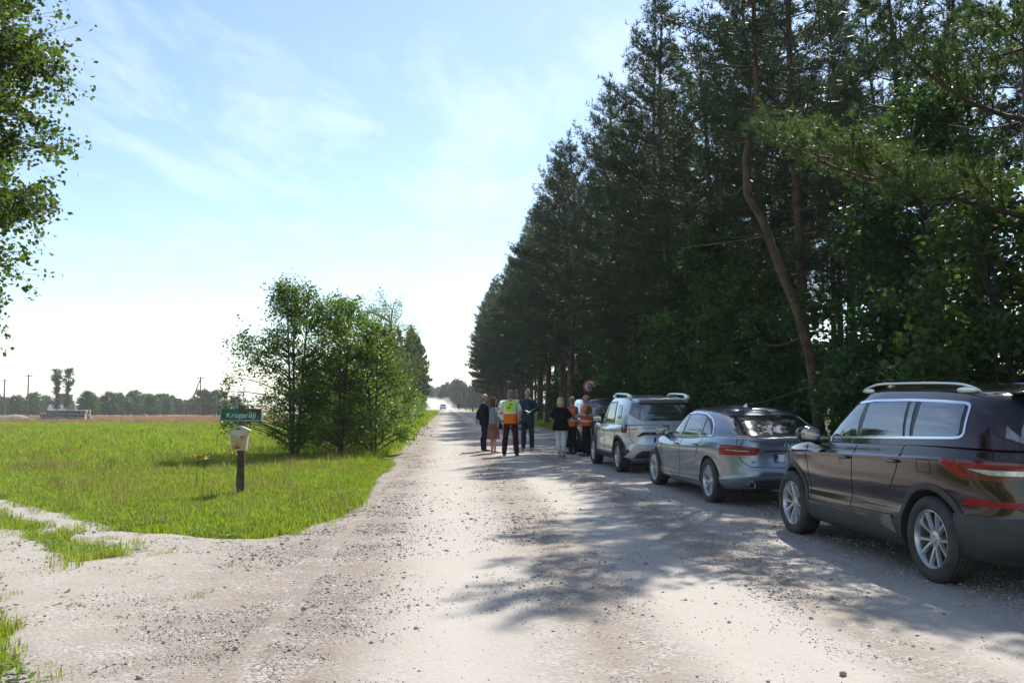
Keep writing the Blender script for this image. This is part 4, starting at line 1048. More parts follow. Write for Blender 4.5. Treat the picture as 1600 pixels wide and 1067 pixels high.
class Car:
    def __init__(s, name, label, spec, left_rear, left_front):
        a, b = np.array(left_rear, float), np.array(left_front, float); m = (a + b) / 2; d = (b - a) / np.linalg.norm(b - a)
        left = np.array([-d[1], d[0]]); c = m - left * (spec['track'] + spec['tw'] / 2)
        s.root = empty(name, (c[0], c[1], spec.get('z', 0.0) + float(gz(c[0], c[1]))), math.atan2(d[1], d[0])); tag(s.root, label, "car", "cars parked along the road")
        s.sp = spec; s.mat = spec['paint']
        zlo, zhi, zr = pchip(*zip(*spec['zlo'])), pchip(*zip(*spec['zhi'])), pchip(*zip(*spec['roof']))
        s.B = Shell(spec['body'], zlo, zhi); s.G = Shell(spec['house'], lambda x: zhi(x) - 0.02, zr, spec.get('gxc', -0.3))
        s.side = lambda x, z: np.stack([x, s.B.Y(x, z), z + 0 * x], -1); s.rear = lambda y, z: np.stack([s.B.Xend(y, z), y + 0 * z, z + 0 * y], -1)
        s.front = lambda y, z: np.stack([s.B.Xend(y, z, False), y + 0 * z, z + 0 * y], -1)
        s.gside = lambda x, z: np.stack([x, s.G.Y(x, z), z + 0 * x], -1); s.grear = lambda y, z: np.stack([s.G.Xend(y, z), y + 0 * z, z + 0 * y], -1)
        s.gfront = lambda y, z: np.stack([s.G.Xend(y, z, False), y + 0 * z, z + 0 * y], -1)
        s.wrap = lambda q, z: s.B.wrap(q, z)
        s.shell(); s.wheels()
    def shell(s):
        sp = s.sp; hw = sp['wb'] / 2
        body = s.B.mesh(crown=sp.get('crown', 0.035)).build("body", [s.mat, LINER], s.root, fix=True)
        cut = MB()
        for x in (hw, -hw):
            for sg in (1, -1): cut.lathe([(0, sg * .55), (sp['arch'], sg * .55), (sp['arch'], sg * 1.2), (0, sg * 1.2)], 48, c=(x, 0, sp['R']))
        me = cut.mesh("cut"); b = bmesh.new(); b.from_mesh(me); bmesh.ops.remove_doubles(b, verts=b.verts, dist=1e-5); bmesh.ops.recalc_face_normals(b, faces=b.faces); b.to_mesh(me); b.free()
        me.materials.append(s.mat); me.materials.append(LINER); me.polygons.foreach_set("material_index", [1] * len(me.polygons))
        co = bpy.data.objects.new("cut", me); COL.objects.link(co)
        md = body.modifiers.new("arches", 'BOOLEAN'); md.object = co; md.operation = 'DIFFERENCE'; md.solver = 'EXACT'; md.material_mode = 'INDEX'
        co.matrix_world = s.root.matrix_basis.copy(); bpy.context.view_layer.update()
        dg = bpy.context.evaluated_depsgraph_get(); nm = bpy.data.meshes.new_from_object(body.evaluated_get(dg))
        body.modifiers.clear(); body.data = nm; bpy.data.objects.remove(co); smooth_mesh(nm, 32)
        s.body = body
        s.house = s.G.mesh(NF=26, N=100, crown=sp.get('rcrown', 0.04)).build("roof_and_pillars", s.mat, s.root, smooth=40, fix=True)
    def wheels(s):
        sp = s.sp; hw = sp['wb'] / 2; W = wheel_meshes(sp['R'], sp['rim'], sp['tw'], *sp['spokes'])
        for x in (hw, -hw):
            for sg in (1, -1):
                e = bpy.data.objects.new("wheel", W[0]); e.location = (x, sg * sp['track'], sp['R']); e.rotation_euler = (0, 0.4 * x, 0 if sg > 0 else math.pi); link(e, s.root)
                e.name = "wheel"
                for m, nn in zip(W[1:], ("rim", "brake_disc")): put(nn, m, e, (0, 0, 0))
    # ---- pieces laid on the skin, on both sides where mir
    def lay(s, name, fm, poly, mat, eps=0.004, mir=True, parent=None, thick=0.012, nb=8, na=26, smooth=50):
        for sg in ((1, -1) if mir else (1,)):
            mb = patch(fm, poly, eps, thick, na, nb)
            for v in mb.v: v[:, 1] *= sg
            o = mb.build(name, mat, parent or s.root, smooth=smooth, fix=True)
        return o
    def band(s, name, fm, lines, w, mat, eps=0.004, mir=True, parent=None, thick=0.01, smooth=2):
        for sg in ((1, -1) if mir else (1,)):
            for ln in lines:
                mb = ribbon(fm, ln, w, eps, thick, smooth=smooth)
                for v in mb.v: v[:, 1] *= sg
                o = mb.build(name, mat, parent or s.root, smooth=50, fix=True)
        return o
    def arch_trim(s, r0, r1, mat, eps=0.012, z0=0.2):
        for x in (s.sp['wb'] / 2, -s.sp['wb'] / 2):
            for sg in (1, -1):
                a = np.linspace(math.asin((z0 - s.sp['R']) / r1), math.pi - math.asin((z0 - s.sp['R']) / r1), 44)
                V = []; 
                for q in a:
                    for r, e in ((r0, -0.05), (r0, eps * .8), ((r0 + r1) / 2, eps), (r1, eps * .5), (r1, -0.02)):
                        xx, zz = x + r * math.cos(q), max(s.sp['R'] + r * math.sin(q), z0 - 0.02); V.append((xx, sg * (float(s.B.Y(np.float64(xx), np.float64(zz))) + e), zz))
                F = [(i * 5 + j, (i + 1) * 5 + j, (i + 1) * 5 + j + 1, i * 5 + j + 1) for i in range(len(a) - 1) for j in range(4)]
                mb = MB(); mb.add(V, F); mb.build("wheel_arch_trim", mat, s.root, smooth=40, fix=True)
    def handle(s, x, z, mat=None):
        for sg in (1, -1):
            y = float(s.B.Y(np.float64(x), np.float64(z)))
            mb = MB(); mb.rbox((x, sg * (y + .022), z), (.2, .024, .03), 3.0); mb.box((x + .08, sg * (y + .005), z), (.03, .03, .022)); mb.box((x - .08, sg * (y + .005), z), (.03, .03, .022))
            mb.build("door_handle", mat or s.mat, s.root, smooth=50)
    def mirror(s, x, z, mat=None, size=(.16, .25, .17), y=None):
        y = y or float(s.B.Y(np.float64(x), np.float64(z - .08)))
        for sg in (1, -1):
            mb = MB(); mb.rbox((x, sg * (y + .10), z), size, 3.2, rot=(0, 0, sg * -0.15)); mb.tube([(x + .03, sg * (y - .06), z - .09), (x + .02, sg * (y + .06), z - .06)], [.035, .03], 8)
            o = mb.build("side_mirror", mat or s.mat, s.root, smooth=60)
            g = MB(); g.rbox((x - size[0] / 2 + .004, sg * (y + .10), z), (.012, size[1] * .82, size[2] * .78), 4, rot=(0, 0, sg * -0.15)); g.build("mirror_glass", GLASS, o, smooth=60)
    def plate(s, z, txt, y=0.0):
        x = float(s.B.Xend(np.float64(y), np.float64(z))) - .016
        mb = MB(); mb.box((x, y, z), (.012, .53, .122)); o = mb.build("number_plate", BLACKTRIM, s.root)
        mb = MB(); mb.box((x - .008, y - .02, z), (.006, .47, .108)); mb.build("plate_face", PLATE, o)
        mb = MB(); mb.box((x - .008, y + .237, z), (.0062, .042, .108)); mb.build("country_strip", PLATEBLUE, o)
        if txt: tm = text_mesh(txt, 0.105, INKBLACK, sx=0.8); put("plate_text", tm, o, (x - .0125, y - .02, z), (R(90), 0, R(-90)))
        tm = text_mesh("LV", 0.035, PLATE); put("country_letters", tm, o, (x - .0125, y + .237, z - .03), (R(90), 0, R(-90)))
    def badge_text(s, name, fm_x, y, z, txt, size, mat, sx=1.0, parent=None):
        put(name, text_mesh(txt, size, mat, 0.003, sx), parent or s.root, (fm_x, y, z), (R(90), 0, R(-90)))

# ---------------- dark brown SUV
BROWN = paint("paint_brown", (0.021, 0.0095, 0.0125), 0.2, 0.2, 0.13)
kod = dict(paint=BROWN, wb=2.79, R=0.362, rim=0.243, tw=0.235, track=0.80, arch=0.425, spokes=(5, True, 0), crown=0.04, gxc=-0.45,
    zlo=[(-2.4, .30), (-1.9, .24), (-1.4, .215), (1.4, .215), (1.95, .23), (2.35, .28)],
    zhi=[(-2.4, 1.165), (-1.8, 1.175), (-.6, 1.145), (.6, 1.105), (1.0, 1.095), (1.6, 1.04), (2.1, .93), (2.35, .82)],
    roof=[(-2.4, 1.55), (-1.9, 1.605), (-1.2, 1.645), (-.4, 1.655), (.3, 1.62), (1.3, 1.5)],
    body=[(0, .80, 2.12, -2.22, 3.2, 5), (.05, .87, 2.2, -2.28, 3.2, 5), (.12, .905, 2.27, -2.345, 3.2, 5.0), (.24, .918, 2.315, -2.372, 3.2, 5.0), (.34, .918, 2.32, -2.378, 3.2, 5), (.40, .905, 2.325, -2.37, 3.2, 5), (.62, .923, 2.32, -2.335, 3.3, 5), (.83, .934, 2.3, -2.31, 3.4, 5), (.865, .937, 2.3, -2.308, 3.4, 5), (.885, .914, 2.29, -2.30, 3.4, 5.2), (.955, .895, 2.25, -2.29, 3.4, 5.2), (.985, .872, 2.2, -2.27, 3.4, 5.2), (1, .84, 2.15, -2.25, 3.4, 5.2)],
    house=[(0, .882, 1.12, -2.285, 3.6, 5.5), (.25, .856, .90, -2.245, 3.8, 5.5), (.5, .815, .66, -2.19, 4, 5.5), (.75, .755, .40, -2.12, 4.2, 5.5), (.90, .70, .24, -2.075, 4.4, 5.5), (.96, .665, .16, -2.05, 4.4, 5), (1, .60, .08, -2.02, 4.4, 5)])
BROWN.node_tree.nodes["Principled BSDF"].inputs["Specular IOR Level"].default_value = 0.15
c = Car("parked_car", "dark brown estate-like SUV with silver roof rails, at the back of the parked row", kod, (3.53, 7.62), (3.22, 10.42)); kodiaq = c
wz = lambda P: [(x, (1.165 - .03 * x) + (z - 1.07) / .457 * (1.535 - 1.165 + .03 * x)) for x, z in P]
win = wz([(.92, 1.06), (.80, 1.15), (.55, 1.305), (.30, 1.42), (.05, 1.492), (-.3, 1.522), (-.9, 1.527), (-1.4, 1.512), (-1.70, 1.488), (-1.755, 1.46), (-1.80, 1.13), (-1.775, 1.095), (-1.70, 1.085), (0, 1.07)])
c.lay("window_surround", c.gside, win, BLACKTRIM, 0.004, na=60, nb=14)
c.lay("door_window", c.gside, wz([(.80, 1.08), (.71, 1.17), (.53, 1.285), (.28, 1.40), (.04, 1.468), (-.135, 1.487), (-.115, 1.08)]), GLASS, 0.009, na=40, nb=12)
c.lay("door_window", c.gside, wz([(-.19, 1.085), (-.215, 1.49), (-.55, 1.505), (-.885, 1.505), (-.965, 1.09)]), GLASS, 0.009, na=30, nb=12)
c.lay("quarter_window", c.gside, wz([(-1.005, 1.092), (-.945, 1.503), (-1.02, 1.503), (-1.075, 1.094)]), GLASS, 0.009, nb=12)
c.lay("quarter_window", c.gside, wz([(-1.13, 1.098), (-1.105, 1.503), (-1.5, 1.49), (-1.675, 1.468), (-1.70, 1.45), (-1.745, 1.14), (-1.72, 1.108)]), GLASS, 0.009, na=30, nb=12)
c.band("window_chrome", c.gside, [win + [win[0]]], .022, CHROME, 0.010, smooth=3)
c.lay("rear_window", c.grear, [(-.70, 1.24), (-.60, 1.51), (.60, 1.51), (.70, 1.24), (.62, 1.20), (-.62, 1.20)], GLASS, 0.006, mir=False, nb=12)
c.lay("spoiler_side", c.gside, [(-1.93, 1.50), (-1.90, 1.565), (-2.05, 1.565), (-2.13, 1.42), (-2.19, 1.25)], BLACKTRIM, 0.008, na=20)
c.lay("windscreen", c.gfront, [(-.68, 1.16), (-.56, 1.50), (.56, 1.50), (.68, 1.16)], GLASS, 0.006, mir=False, nb=14)
mb = MB(); mb.rbox((-2.06, 0, 1.592), (.26, 1.14, .042), 4); mb.build("rear_spoiler", BROWN, c.root, smooth=60)
c.lay("rear_lamp", c.wrap, [(1.40, 1.010), (1.36, 1.060), (.84, 1.055), (.34, 1.030), (.34, 0.965), (.84, 0.905), (1.18, 0.905)], DARKRED, 0.010, na=30)
c.lay("lamp_segment", c.wrap, [(1.37, 1.010), (1.33, 1.050), (1.22, 1.050), (1.08, 0.935), (1.16, 0.930)], REDLAMP, 0.014, na=12)
c.lay("lamp_segment", c.wrap, [(1.18, 1.040), (.5, 1.025), (.5, 1.005), (1.12, 1.010)], REDLAMP, 0.014, na=20)
c.lay("lamp_segment", c.wrap, [(1.08, 0.990), (.5, 0.990), (.5, 0.955), (.90, 0.950)], CLEARLAMP, 0.014, na=20)
c.lay("rear_reflector", c.wrap, [(1.20, .70), (1.13, .755), (.55, .75), (.55, .705)], REDLAMP, 0.010, na=24)
c.lay("rear_bumper_cladding", c.wrap, [(1.36, .29), (1.30, .62), (0.0, .62), (0.0, .305)], PLASTIC, 0.010, na=40)
c.lay("sill_cladding", c.side, [(-.93, .245), (-.94, .47), (.93, .43), (.95, .235)], PLASTIC, 0.010, na=40)
c.lay("sill_cladding", c.side, [(-.90, .34), (-.80, .50), (-.4, .455), (.90, .445), (.90, .425), (-.5, .43)], DUSTYPL, 0.016, na=30)
c.arch_trim(.418, .475, PLASTIC, 0.016, 0.235)
c.band("door_gap", c.side, [[(.98, 1.08), (.93, .84), (.88, .55), (.86, .46)], [(-.17, 1.15), (-.10, .86), (-.06, .56), (-.05, .475)], [(-1.02, 1.16), (-.94, .93), (-.80, .74)], [(.86, .46), (-.80, .50)]], .008, DARKGAP, 0.0025)
c.band("fuel_flap_gap", c.side, [[(-1.26, .92), (-1.26, 1.03), (-1.44, 1.03), (-1.44, .92), (-1.26, .92)]], .005, DARKGAP, 0.002, mir=False, smooth=0)
c.band("tailgate_gap", c.wrap, [[(.84, 1.17), (.88, .96), (.80, .74), (.62, .66), (0.0, .65)]], .010, DARKGAP, 0.003)
c.handle(.03, .965); c.handle(-.88, .985)
c.mirror(.80, 1.17, BROWN)
for sg in (1, -1):
    mb = MB(); t = np.linspace(0, 1, 30); xs_ = .12 - 1.92 * t; zz = np.array([float(c.G.zhi(x)) for x in xs_]) - .005 + .046 * np.clip(np.minimum(t, 1 - t) * 7, 0, 1) ** .6
    mb.tube(np.stack([xs_, 0 * t + sg * .665, zz], 1), np.interp(t, [0, .08, .9, 1], [.007, .012, .013, .007]), 8)
    mb.rbox((-1.62, sg * .665, 1.622), (.30, .02, .05), 2.4); mb.rbox((-.0, sg * .665, 1.63), (.22, .02, .045), 2.4)
    mb.build("roof_rail", ALU, c.root, smooth=50)
c.plate(.86, "", 0)
c.lay("headlamp", lambda q, z: c.B.wrap(q, z) * [1, 1, 1], [(0, 0), (0, 0)], CLEARLAMP) if False else None
c.lay("headlamp", c.front, [(.42, .78), (.45, .84), (.80, .86), (.80, .80)], CLEARLAMP, 0.008)
c.lay("grille", c.front, [(-.42, .55), (-.40, .80), (.40, .80), (.42, .55)], BLACKTRIM, 0.008, mir=False)

# ---------------- silver grey saloon
GREY = paint("paint_grey", (0.165, 0.21, 0.26), 0.6, 0.22, 0.25)
aud = dict(paint=GREY, wb=2.91, R=0.338, rim=0.232, tw=0.225, track=0.80, arch=0.375, spokes=(5, True, 1), crown=0.03, gxc=-0.25,
    zlo=[(-2.55, .33), (-2.0, .24), (-1.4, .19), (1.4, .18), (2.0, .2), (2.4, .26)],
    zhi=[(-2.55, .985), (-2.2, 1.01), (-1.6, 1.01), (-.6, .955), (.6, .925), (1.0, .94), (1.6, .87), (2.1, .76), (2.4, .66)],
    roof=[(-2.2, 1.265), (-1.5, 1.352), (-.9, 1.40), (-.3, 1.415), (.3, 1.39), (1.2, 1.27)],
    body=[(0, .80, 2.2, -2.36, 3.0, 4.6), (.06, .87, 2.28, -2.42, 3.0, 4.6), (.16, .915, 2.36, -2.46, 3, 4.6), (.22, .918, 2.375, -2.475, 3, 4.6), (.28, .905, 2.38, -2.478, 3, 4.6), (.45, .915, 2.385, -2.455, 3, 4.6), (.70, .932, 2.37, -2.435, 3.1, 4.6), (.80, .936, 2.35, -2.435, 3.1, 4.6), (.84, .928, 2.33, -2.435, 3.1, 4.6), (.93, .90, 2.29, -2.44, 3.1, 4.6), (.975, .875, 2.24, -2.455, 3.1, 4.6), (1, .84, 2.2, -2.44, 3.1, 4.6)],
    house=[(0, .875, 1.15, -2.10, 3.4, 4.6), (.25, .848, .88, -1.93, 3.5, 4.6), (.5, .80, .60, -1.75, 3.6, 4.5), (.75, .735, .30, -1.53, 3.8, 4.4), (.9, .675, .10, -1.34, 3.8, 4.2), (.96, .635, .02, -1.22, 3.8, 4.0), (1, .57, -.06, -1.08, 3.8, 3.8)])
c = Car("parked_car", "silver grey saloon parked between the dark brown and the pale silver SUVs", aud, (2.96, 13.6), (2.60, 16.5)); audi = c
wz = lambda P: [(x, z if z < 1.0 else 1.0 + (z - 1.0) * .892) for x, z in P]
win = wz([(.90, .975), (.75, 1.06), (.50, 1.185), (.2, 1.30), (-.1, 1.362), (-.5, 1.388), (-.9, 1.365), (-1.2, 1.285), (-1.40, 1.17), (-1.52, 1.03), (-1.50, 1.01), (0, .97)])
c.lay("window_surround", c.gside, win, BLACKTRIM, 0.004, na=60, nb=14)
c.lay("door_window", c.gside, wz([(.78, .99), (.70, 1.06), (.48, 1.165), (.2, 1.272), (-.05, 1.328), (-.20, 1.343), (-.165, .985)]), GLASS, 0.009, na=40, nb=12)
c.lay("door_window", c.gside, wz([(-.225, .987), (-.26, 1.348), (-.5, 1.362), (-.88, 1.338), (-1.02, 1.295), (-1.12, 1.005)]), GLASS, 0.009, na=30, nb=12)
c.lay("quarter_window", c.gside, wz([(-1.165, 1.008), (-1.07, 1.28), (-1.2, 1.23), (-1.36, 1.13), (-1.465, 1.03), (-1.44, 1.02)]), GLASS, 0.009, na=24, nb=10)
c.band("window_chrome", c.gside, [win + [win[0]]], .017, CHROME, 0.010, smooth=3)
c.lay("rear_window", c.grear, wz([(-.70, 1.07), (-.55, 1.355), (.55, 1.355), (.70, 1.07), (.62, 1.035), (-.62, 1.035)]), GLASS, 0.006, mir=False, nb=16, na=36)
c.lay("windscreen", c.gfront, wz([(-.70, 1.0), (-.52, 1.36), (.52, 1.36), (.70, 1.0)]), GLASS, 0.006, mir=False, nb=14)
c.lay("rear_lamp", c.wrap, [(1.19, .75), (1.17, .895), (.95, .905), (.50, .875), (.46, .85), (.52, .765)], REDLAMP, 0.010, na=34)
c.lay("lamp_segment", c.wrap, [(1.08, .845), (1.08, .865), (.56, .85), (.56, .83)], DARKRED, 0.014, na=20)
c.lay("lamp_segment", c.wrap, [(1.02, .825), (1.02, .838), (.62, .825), (.62, .813)], CLEARLAMP, 0.014, na=20)
c.band("boot_gap", c.wrap, [[(.80, .99), (.82, .88), (.74, .68), (.60, .60), (0, .59)]], .010, DARKGAP, 0.003)
c.band("door_gap", c.side, [[(.98, .92), (.94, .70), (.90, .40), (.86, .27)], [(-.20, .955), (-.14, .7), (-.11, .45), (-.10, .28)], [(-1.20, .985), (-1.05, .80), (-.96, .66)], [(.86, .272), (-.92, .285)]], .007, DARKGAP, 0.0025)
c.band("sill_trim", c.side, [[(.95, .255), (-.95, .275)]], .010, CHROME, 0.006)
c.lay("rear_diffuser", c.rear, [(-.62, .33), (-.55, .42), (.55, .42), (.62, .33), (.5, .31), (-.5, .31)], PLASTIC, 0.006, mir=False)
c.lay("number_plate_recess", c.rear, [(-.36, .66), (-.34, .80), (.34, .80), (.36, .66)], GREY, 0.002, mir=False)
c.band("boot_lip", c.rear, [[(-.40, .825), (.40, .825)]], .022, BLACKTRIM, 0.006, mir=False)
for sg in (1, -1):
    x = float(c.B.Xend(np.float64(.58), np.float64(.36)))
    mb = MB(); mb.lathe([(.036, -.02), (.04, -.06), (.045, -.065), (.045, .05), (.036, .05)], 20, axis='x', c=(x + .02, sg * .58, .345)); o = mb.build("exhaust_pipe", CHROME, c.root, smooth=40)
c.handle(.02, .835); c.handle(-.94, .865)
c.mirror(.78, 1.01, GREY, (.15, .23, .15))
c.plate(.725, "L", 0)
o = empty("tmp")
bpy.data.objects.remove(o)
mb = MB()
for k in range(4):
    a = np.linspace(0, 2 * math.pi, 25); y = -.075 + .05 * k; x = float(c.B.Xend(np.float64(y), np.float64(.90))) - .008
    mb.tube(np.stack([0 * a + x, y + .033 * np.cos(a), .90 + .033 * np.sin(a)], 1), .005, 6, cap=False)
mb.build("ring_emblem", CHROME, c.root, smooth=60)
c.badge_text("model_lettering", float(c.B.Xend(np.float64(.55), np.float64(.66))) - .006, .56, .665, "A6", .05, CHROME, 1.2)
mb = MB(); mb.add([(-.62, 0, 1.445), (-.80, 0, 1.505), (-.82, 0, 1.43), (-.70, .022, 1.43), (-.70, -.022, 1.43)], [(0, 3, 1), (1, 3, 2), (0, 1, 4), (1, 2, 4), (3, 0, 4), (2, 3, 4)]); mb.build("roof_antenna", ALU, c.root)
c.lay("headlamp", c.front, [(.45, .62), (.48, .68), (.80, .72), (.80, .66)], CLEARLAMP, 0.008)
c.lay("grille", c.front, [(-.4, .30), (-.42, .64), (.42, .64), (.4, .30)], BLACKTRIM, 0.008, mir=False)

# ---------------- pale silver SUV
SILV = paint("paint_silver", (0.50, 0.535, 0.56), 0.45, 0.3, 0.28)
dus = dict(paint=SILV, wb=2.674, R=0.348, rim=0.222, tw=0.225, track=0.775, arch=0.415, spokes=(5, True, 1), crown=0.04, gxc=-0.4,
    zlo=[(-2.2, .36), (-1.8, .27), (-1.3, .24), (1.3, .24), (1.8, .25), (2.15, .33)],
    zhi=[(-2.2, 1.06), (-1.6, 1.075), (-.6, 1.04), (.6, 1.03), (.95, 1.055), (1.5, 1.02), (1.95, .92), (2.15, .84)],
    roof=[(-2.2, 1.545), (-1.7, 1.59), (-1.1, 1.63), (-.4, 1.64), (.3, 1.60), (1.2, 1.5)],
    body=[(0, .76, 1.98, -2.05, 3.2, 5), (.06, .83, 2.06, -2.1, 3.2, 5), (.14, .875, 2.11, -2.14, 3.2, 4.6), (.26, .893, 2.135, -2.15, 3.2, 4.4), (.40, .885, 2.14, -2.135, 3.2, 4.4), (.60, .895, 2.135, -2.115, 3.3, 4.6), (.78, .905, 2.11, -2.105, 3.4, 5), (.85, .898, 2.1, -2.10, 3.4, 5.2), (.93, .872, 2.06, -2.10, 3.4, 5.4), (.98, .845, 2.02, -2.09, 3.4, 5.4), (1, .81, 1.98, -2.07, 3.4, 5.4)],
    house=[(0, .852, 1.0, -2.115, 3.6, 5.8), (.25, .828, .80, -2.075, 3.8, 5.8), (.5, .79, .58, -2.02, 4, 5.8), (.75, .74, .34, -1.95, 4.2, 5.8), (.90, .69, .18, -1.90, 4.4, 5.8), (.96, .655, .1, -1.87, 4.4, 5.2), (1, .59, .02, -1.84, 4.4, 5)])
c = Car("parked_car", "pale silver SUV with chunky roof rails, nose towards the standing people", dus, (2.27, 19.45), (1.99, 22.1)); duster = c
c.lay("door_window", c.gside, [(.74, 1.085), (.66, 1.16), (.48, 1.275), (.25, 1.385), (.05, 1.45), (-.10, 1.475), (-.09, 1.085)], GLASS, 0.008, na=40, nb=12)
c.lay("door_window", c.gside, [(-.17, 1.085), (-.185, 1.48), (-.55, 1.495), (-.80, 1.49), (-.92, 1.20), (-.94, 1.10)], GLASS, 0.008, na=30, nb=12)
c.lay("quarter_window", c.gside, [(-1.10, 1.16), (-1.02, 1.47), (-1.3, 1.465), (-1.38, 1.44), (-1.50, 1.20), (-1.46, 1.17)], GLASS, 0.008, na=24, nb=10)
c.band("window_frame", c.gside, [[(.80, 1.07), (.68, 1.185), (.48, 1.30), (.25, 1.41), (.05, 1.475), (-.2, 1.505), (-.6, 1.52), (-.82, 1.515), (-.96, 1.22), (-.98, 1.07), (.80, 1.07)], [(-.13, 1.07), (-.14, 1.5)]], .03, BLACKTRIM, 0.006)
c.lay("rear_window", c.grear, [(-.73, 1.25), (-.64, 1.505), (.64, 1.505), (.73, 1.25), (.52, 1.125), (-.52, 1.125)], GLASS, 0.006, mir=False, nb=14, na=36)
c.lay("windscreen", c.gfront, [(-.66, 1.11), (-.54, 1.49), (.54, 1.49), (.66, 1.11)], GLASS, 0.006, mir=False, nb=14)
mb = MB(); mb.rbox((-1.90, 0, 1.572), (.22, 1.12, .04), 4); mb.build("rear_spoiler", SILV, c.root, smooth=60)
rl = [(.985 + .105 * math.copysign(abs(math.cos(a)) ** .6, math.cos(a)), .985 + .125 * math.copysign(abs(math.sin(a)) ** .6, math.sin(a))) for a in np.linspace(0, 2 * math.pi, 25)[:-1]]
c.lay("rear_lamp", c.wrap, rl, DARKRED, 0.018, na=20, nb=10)
for w_, h_ in ((.15, .028), (.028, .17)):
    c.lay("lamp_segment", c.wrap, [(.985 - w_ / 2, .985 - h_ / 2), (.985 - w_ / 2, .985 + h_ / 2), (.985 + w_ / 2, .985 + h_ / 2), (.985 + w_ / 2, .985 - h_ / 2)], CLEARLAMP, 0.023, na=8, nb=6)
c.lay("tailgate_strip", c.rear, [(-.62, .79), (-.50, .89), (.50, .89), (.62, .79), (.52, .80), (.44, .83), (-.44, .83), (-.52, .80)], BLACKTRIM, 0.010, mir=False, na=40)
for k_, ch_ in enumerate("DUSTER"): c.badge_text("badge_letter", float(c.B.Xend(np.float64(.33 - .132 * k_), np.float64(.86))) - .014, .33 - .132 * k_, .86, ch_, .07, CHROME, 1.3)
c.lay("red_badge", c.rear, [(.60, .945), (.60, .965), (.79, .965), (.79, .945)], RED_TXT, 0.006, mir=False, na=6, nb=3)
x = float(c.B.Xend(np.float64(0), np.float64(.985))) - .012
mb = MB(); mb.add([(x, .075, 1.03), (x, -.075, 1.03), (x, -.055, .96), (x, 0, .925), (x, .055, .96), (x - .012, .045, 1.01), (x - .012, -.045, 1.01), (x - .012, 0, .95)], [(0, 5, 7, 4), (4, 7, 3), (1, 2, 7, 6), (2, 3, 7), (0, 1, 6, 5), (5, 6, 7)]); mb.build("shield_emblem", CHROME, c.root)
c.band("tailgate_gap", c.wrap, [[(.80, 1.25), (.80, 1.06), (.80, .75), (.66, .62), (0.0, .60)]], .009, DARKGAP, 0.003)
c.lay("rear_bumper_cladding", c.wrap, [(1.18, .34), (1.17, .53), (.86, .52), (.70, .35), (.72, .34)], PLASTIC, 0.010, na=30)
c.lay("rear_bumper_lower", c.rear, [(-.70, .34), (-.50, .52), (.50, .52), (.70, .34)], ALU if False else PLASTIC, 0.009, mir=False, na=30)
SKID = pbr("satin_skid_plate", (0.42, 0.41, 0.39), 0.45, metal=0.3)
c.lay("skid_plate", c.rear, [(-.80, .36), (-.64, .60), (.64, .60), (.80, .36), (.66, .36), (.53, .53), (-.53, .53), (-.66, .36)][:4] + [(.62, .50), (-.62, .50)], SKID, 0.013, mir=False, na=40)
for sg in (1, -1):
    pl = [(sg * .80, .35), (sg * .66, .58), (sg * .54, .545), (sg * .66, .35)]
    c.lay("skid_plate", c.rear, pl, SKID, 0.015, mir=False, na=14)
c.lay("rear_reflector", c.wrap, [(1.08, .435), (1.08, .47), (.88, .47), (.88, .435)], REDLAMP, 0.016, na=12)
c.plate(.715, "ML-2105", 0)
c.arch_trim(.405, .46, PLASTIC, 0.014, 0.26)
c.lay("sill_cladding", c.side, [(-.88, .27), (-.90, .40), (.88, .40), (.90, .265)], PLASTIC, 0.010, na=40)
c.lay("fender_panel", c.side, [(.80, .62), (.86, .94), (.97, .94), (.93, .66)], PLASTIC, 0.008, na=10)
c.band("door_gap", c.side, [[(.80, 1.03), (.80, .7), (.82, .42)], [(-.14, 1.05), (-.12, .7), (-.12, .42)], [(-.98, 1.06), (-.86, .8), (-.76, .66)]], .007, DARKGAP, 0.0025)
c.handle(.0, .90); c.handle(-.86, .93)
c.mirror(.70, 1.12, BLACKTRIM, (.17, .25, .18))
for sg in (1, -1):
    for xa, xb in ((-.05, -.55), (-1.05, -1.62)):
        pass
    mb = MB(); t = np.linspace(0, 1, 26); xs_ = .02 - 1.72 * t; zz = np.array([float(c.G.zhi(x)) for x in xs_]) + .065 * np.clip(np.minimum(t, 1 - t) * 8, 0, 1) ** .6
    mb.tube(np.stack([xs_, 0 * t + sg * .63, zz], 1), np.interp(t, [0, .1, .9, 1], [.014, .024, .027, .02]), 8)
    mb.rbox((-1.56, sg * .63, 1.625), (.30, .06, .10), 3.5); mb.rbox((-.08, sg * .63, 1.635), (.26, .055, .08), 3.5)
    mb.build("roof_rail", SKID if False else SILV, c.root, smooth=50)
c.lay("headlamp", c.front, [(.42, .78), (.45, .86), (.76, .88), (.76, .80)], CLEARLAMP, 0.008)
c.lay("grille", c.front, [(-.42, .62), (-.40, .84), (.40, .84), (.42, .62)], BLACKTRIM, 0.008, mir=False)

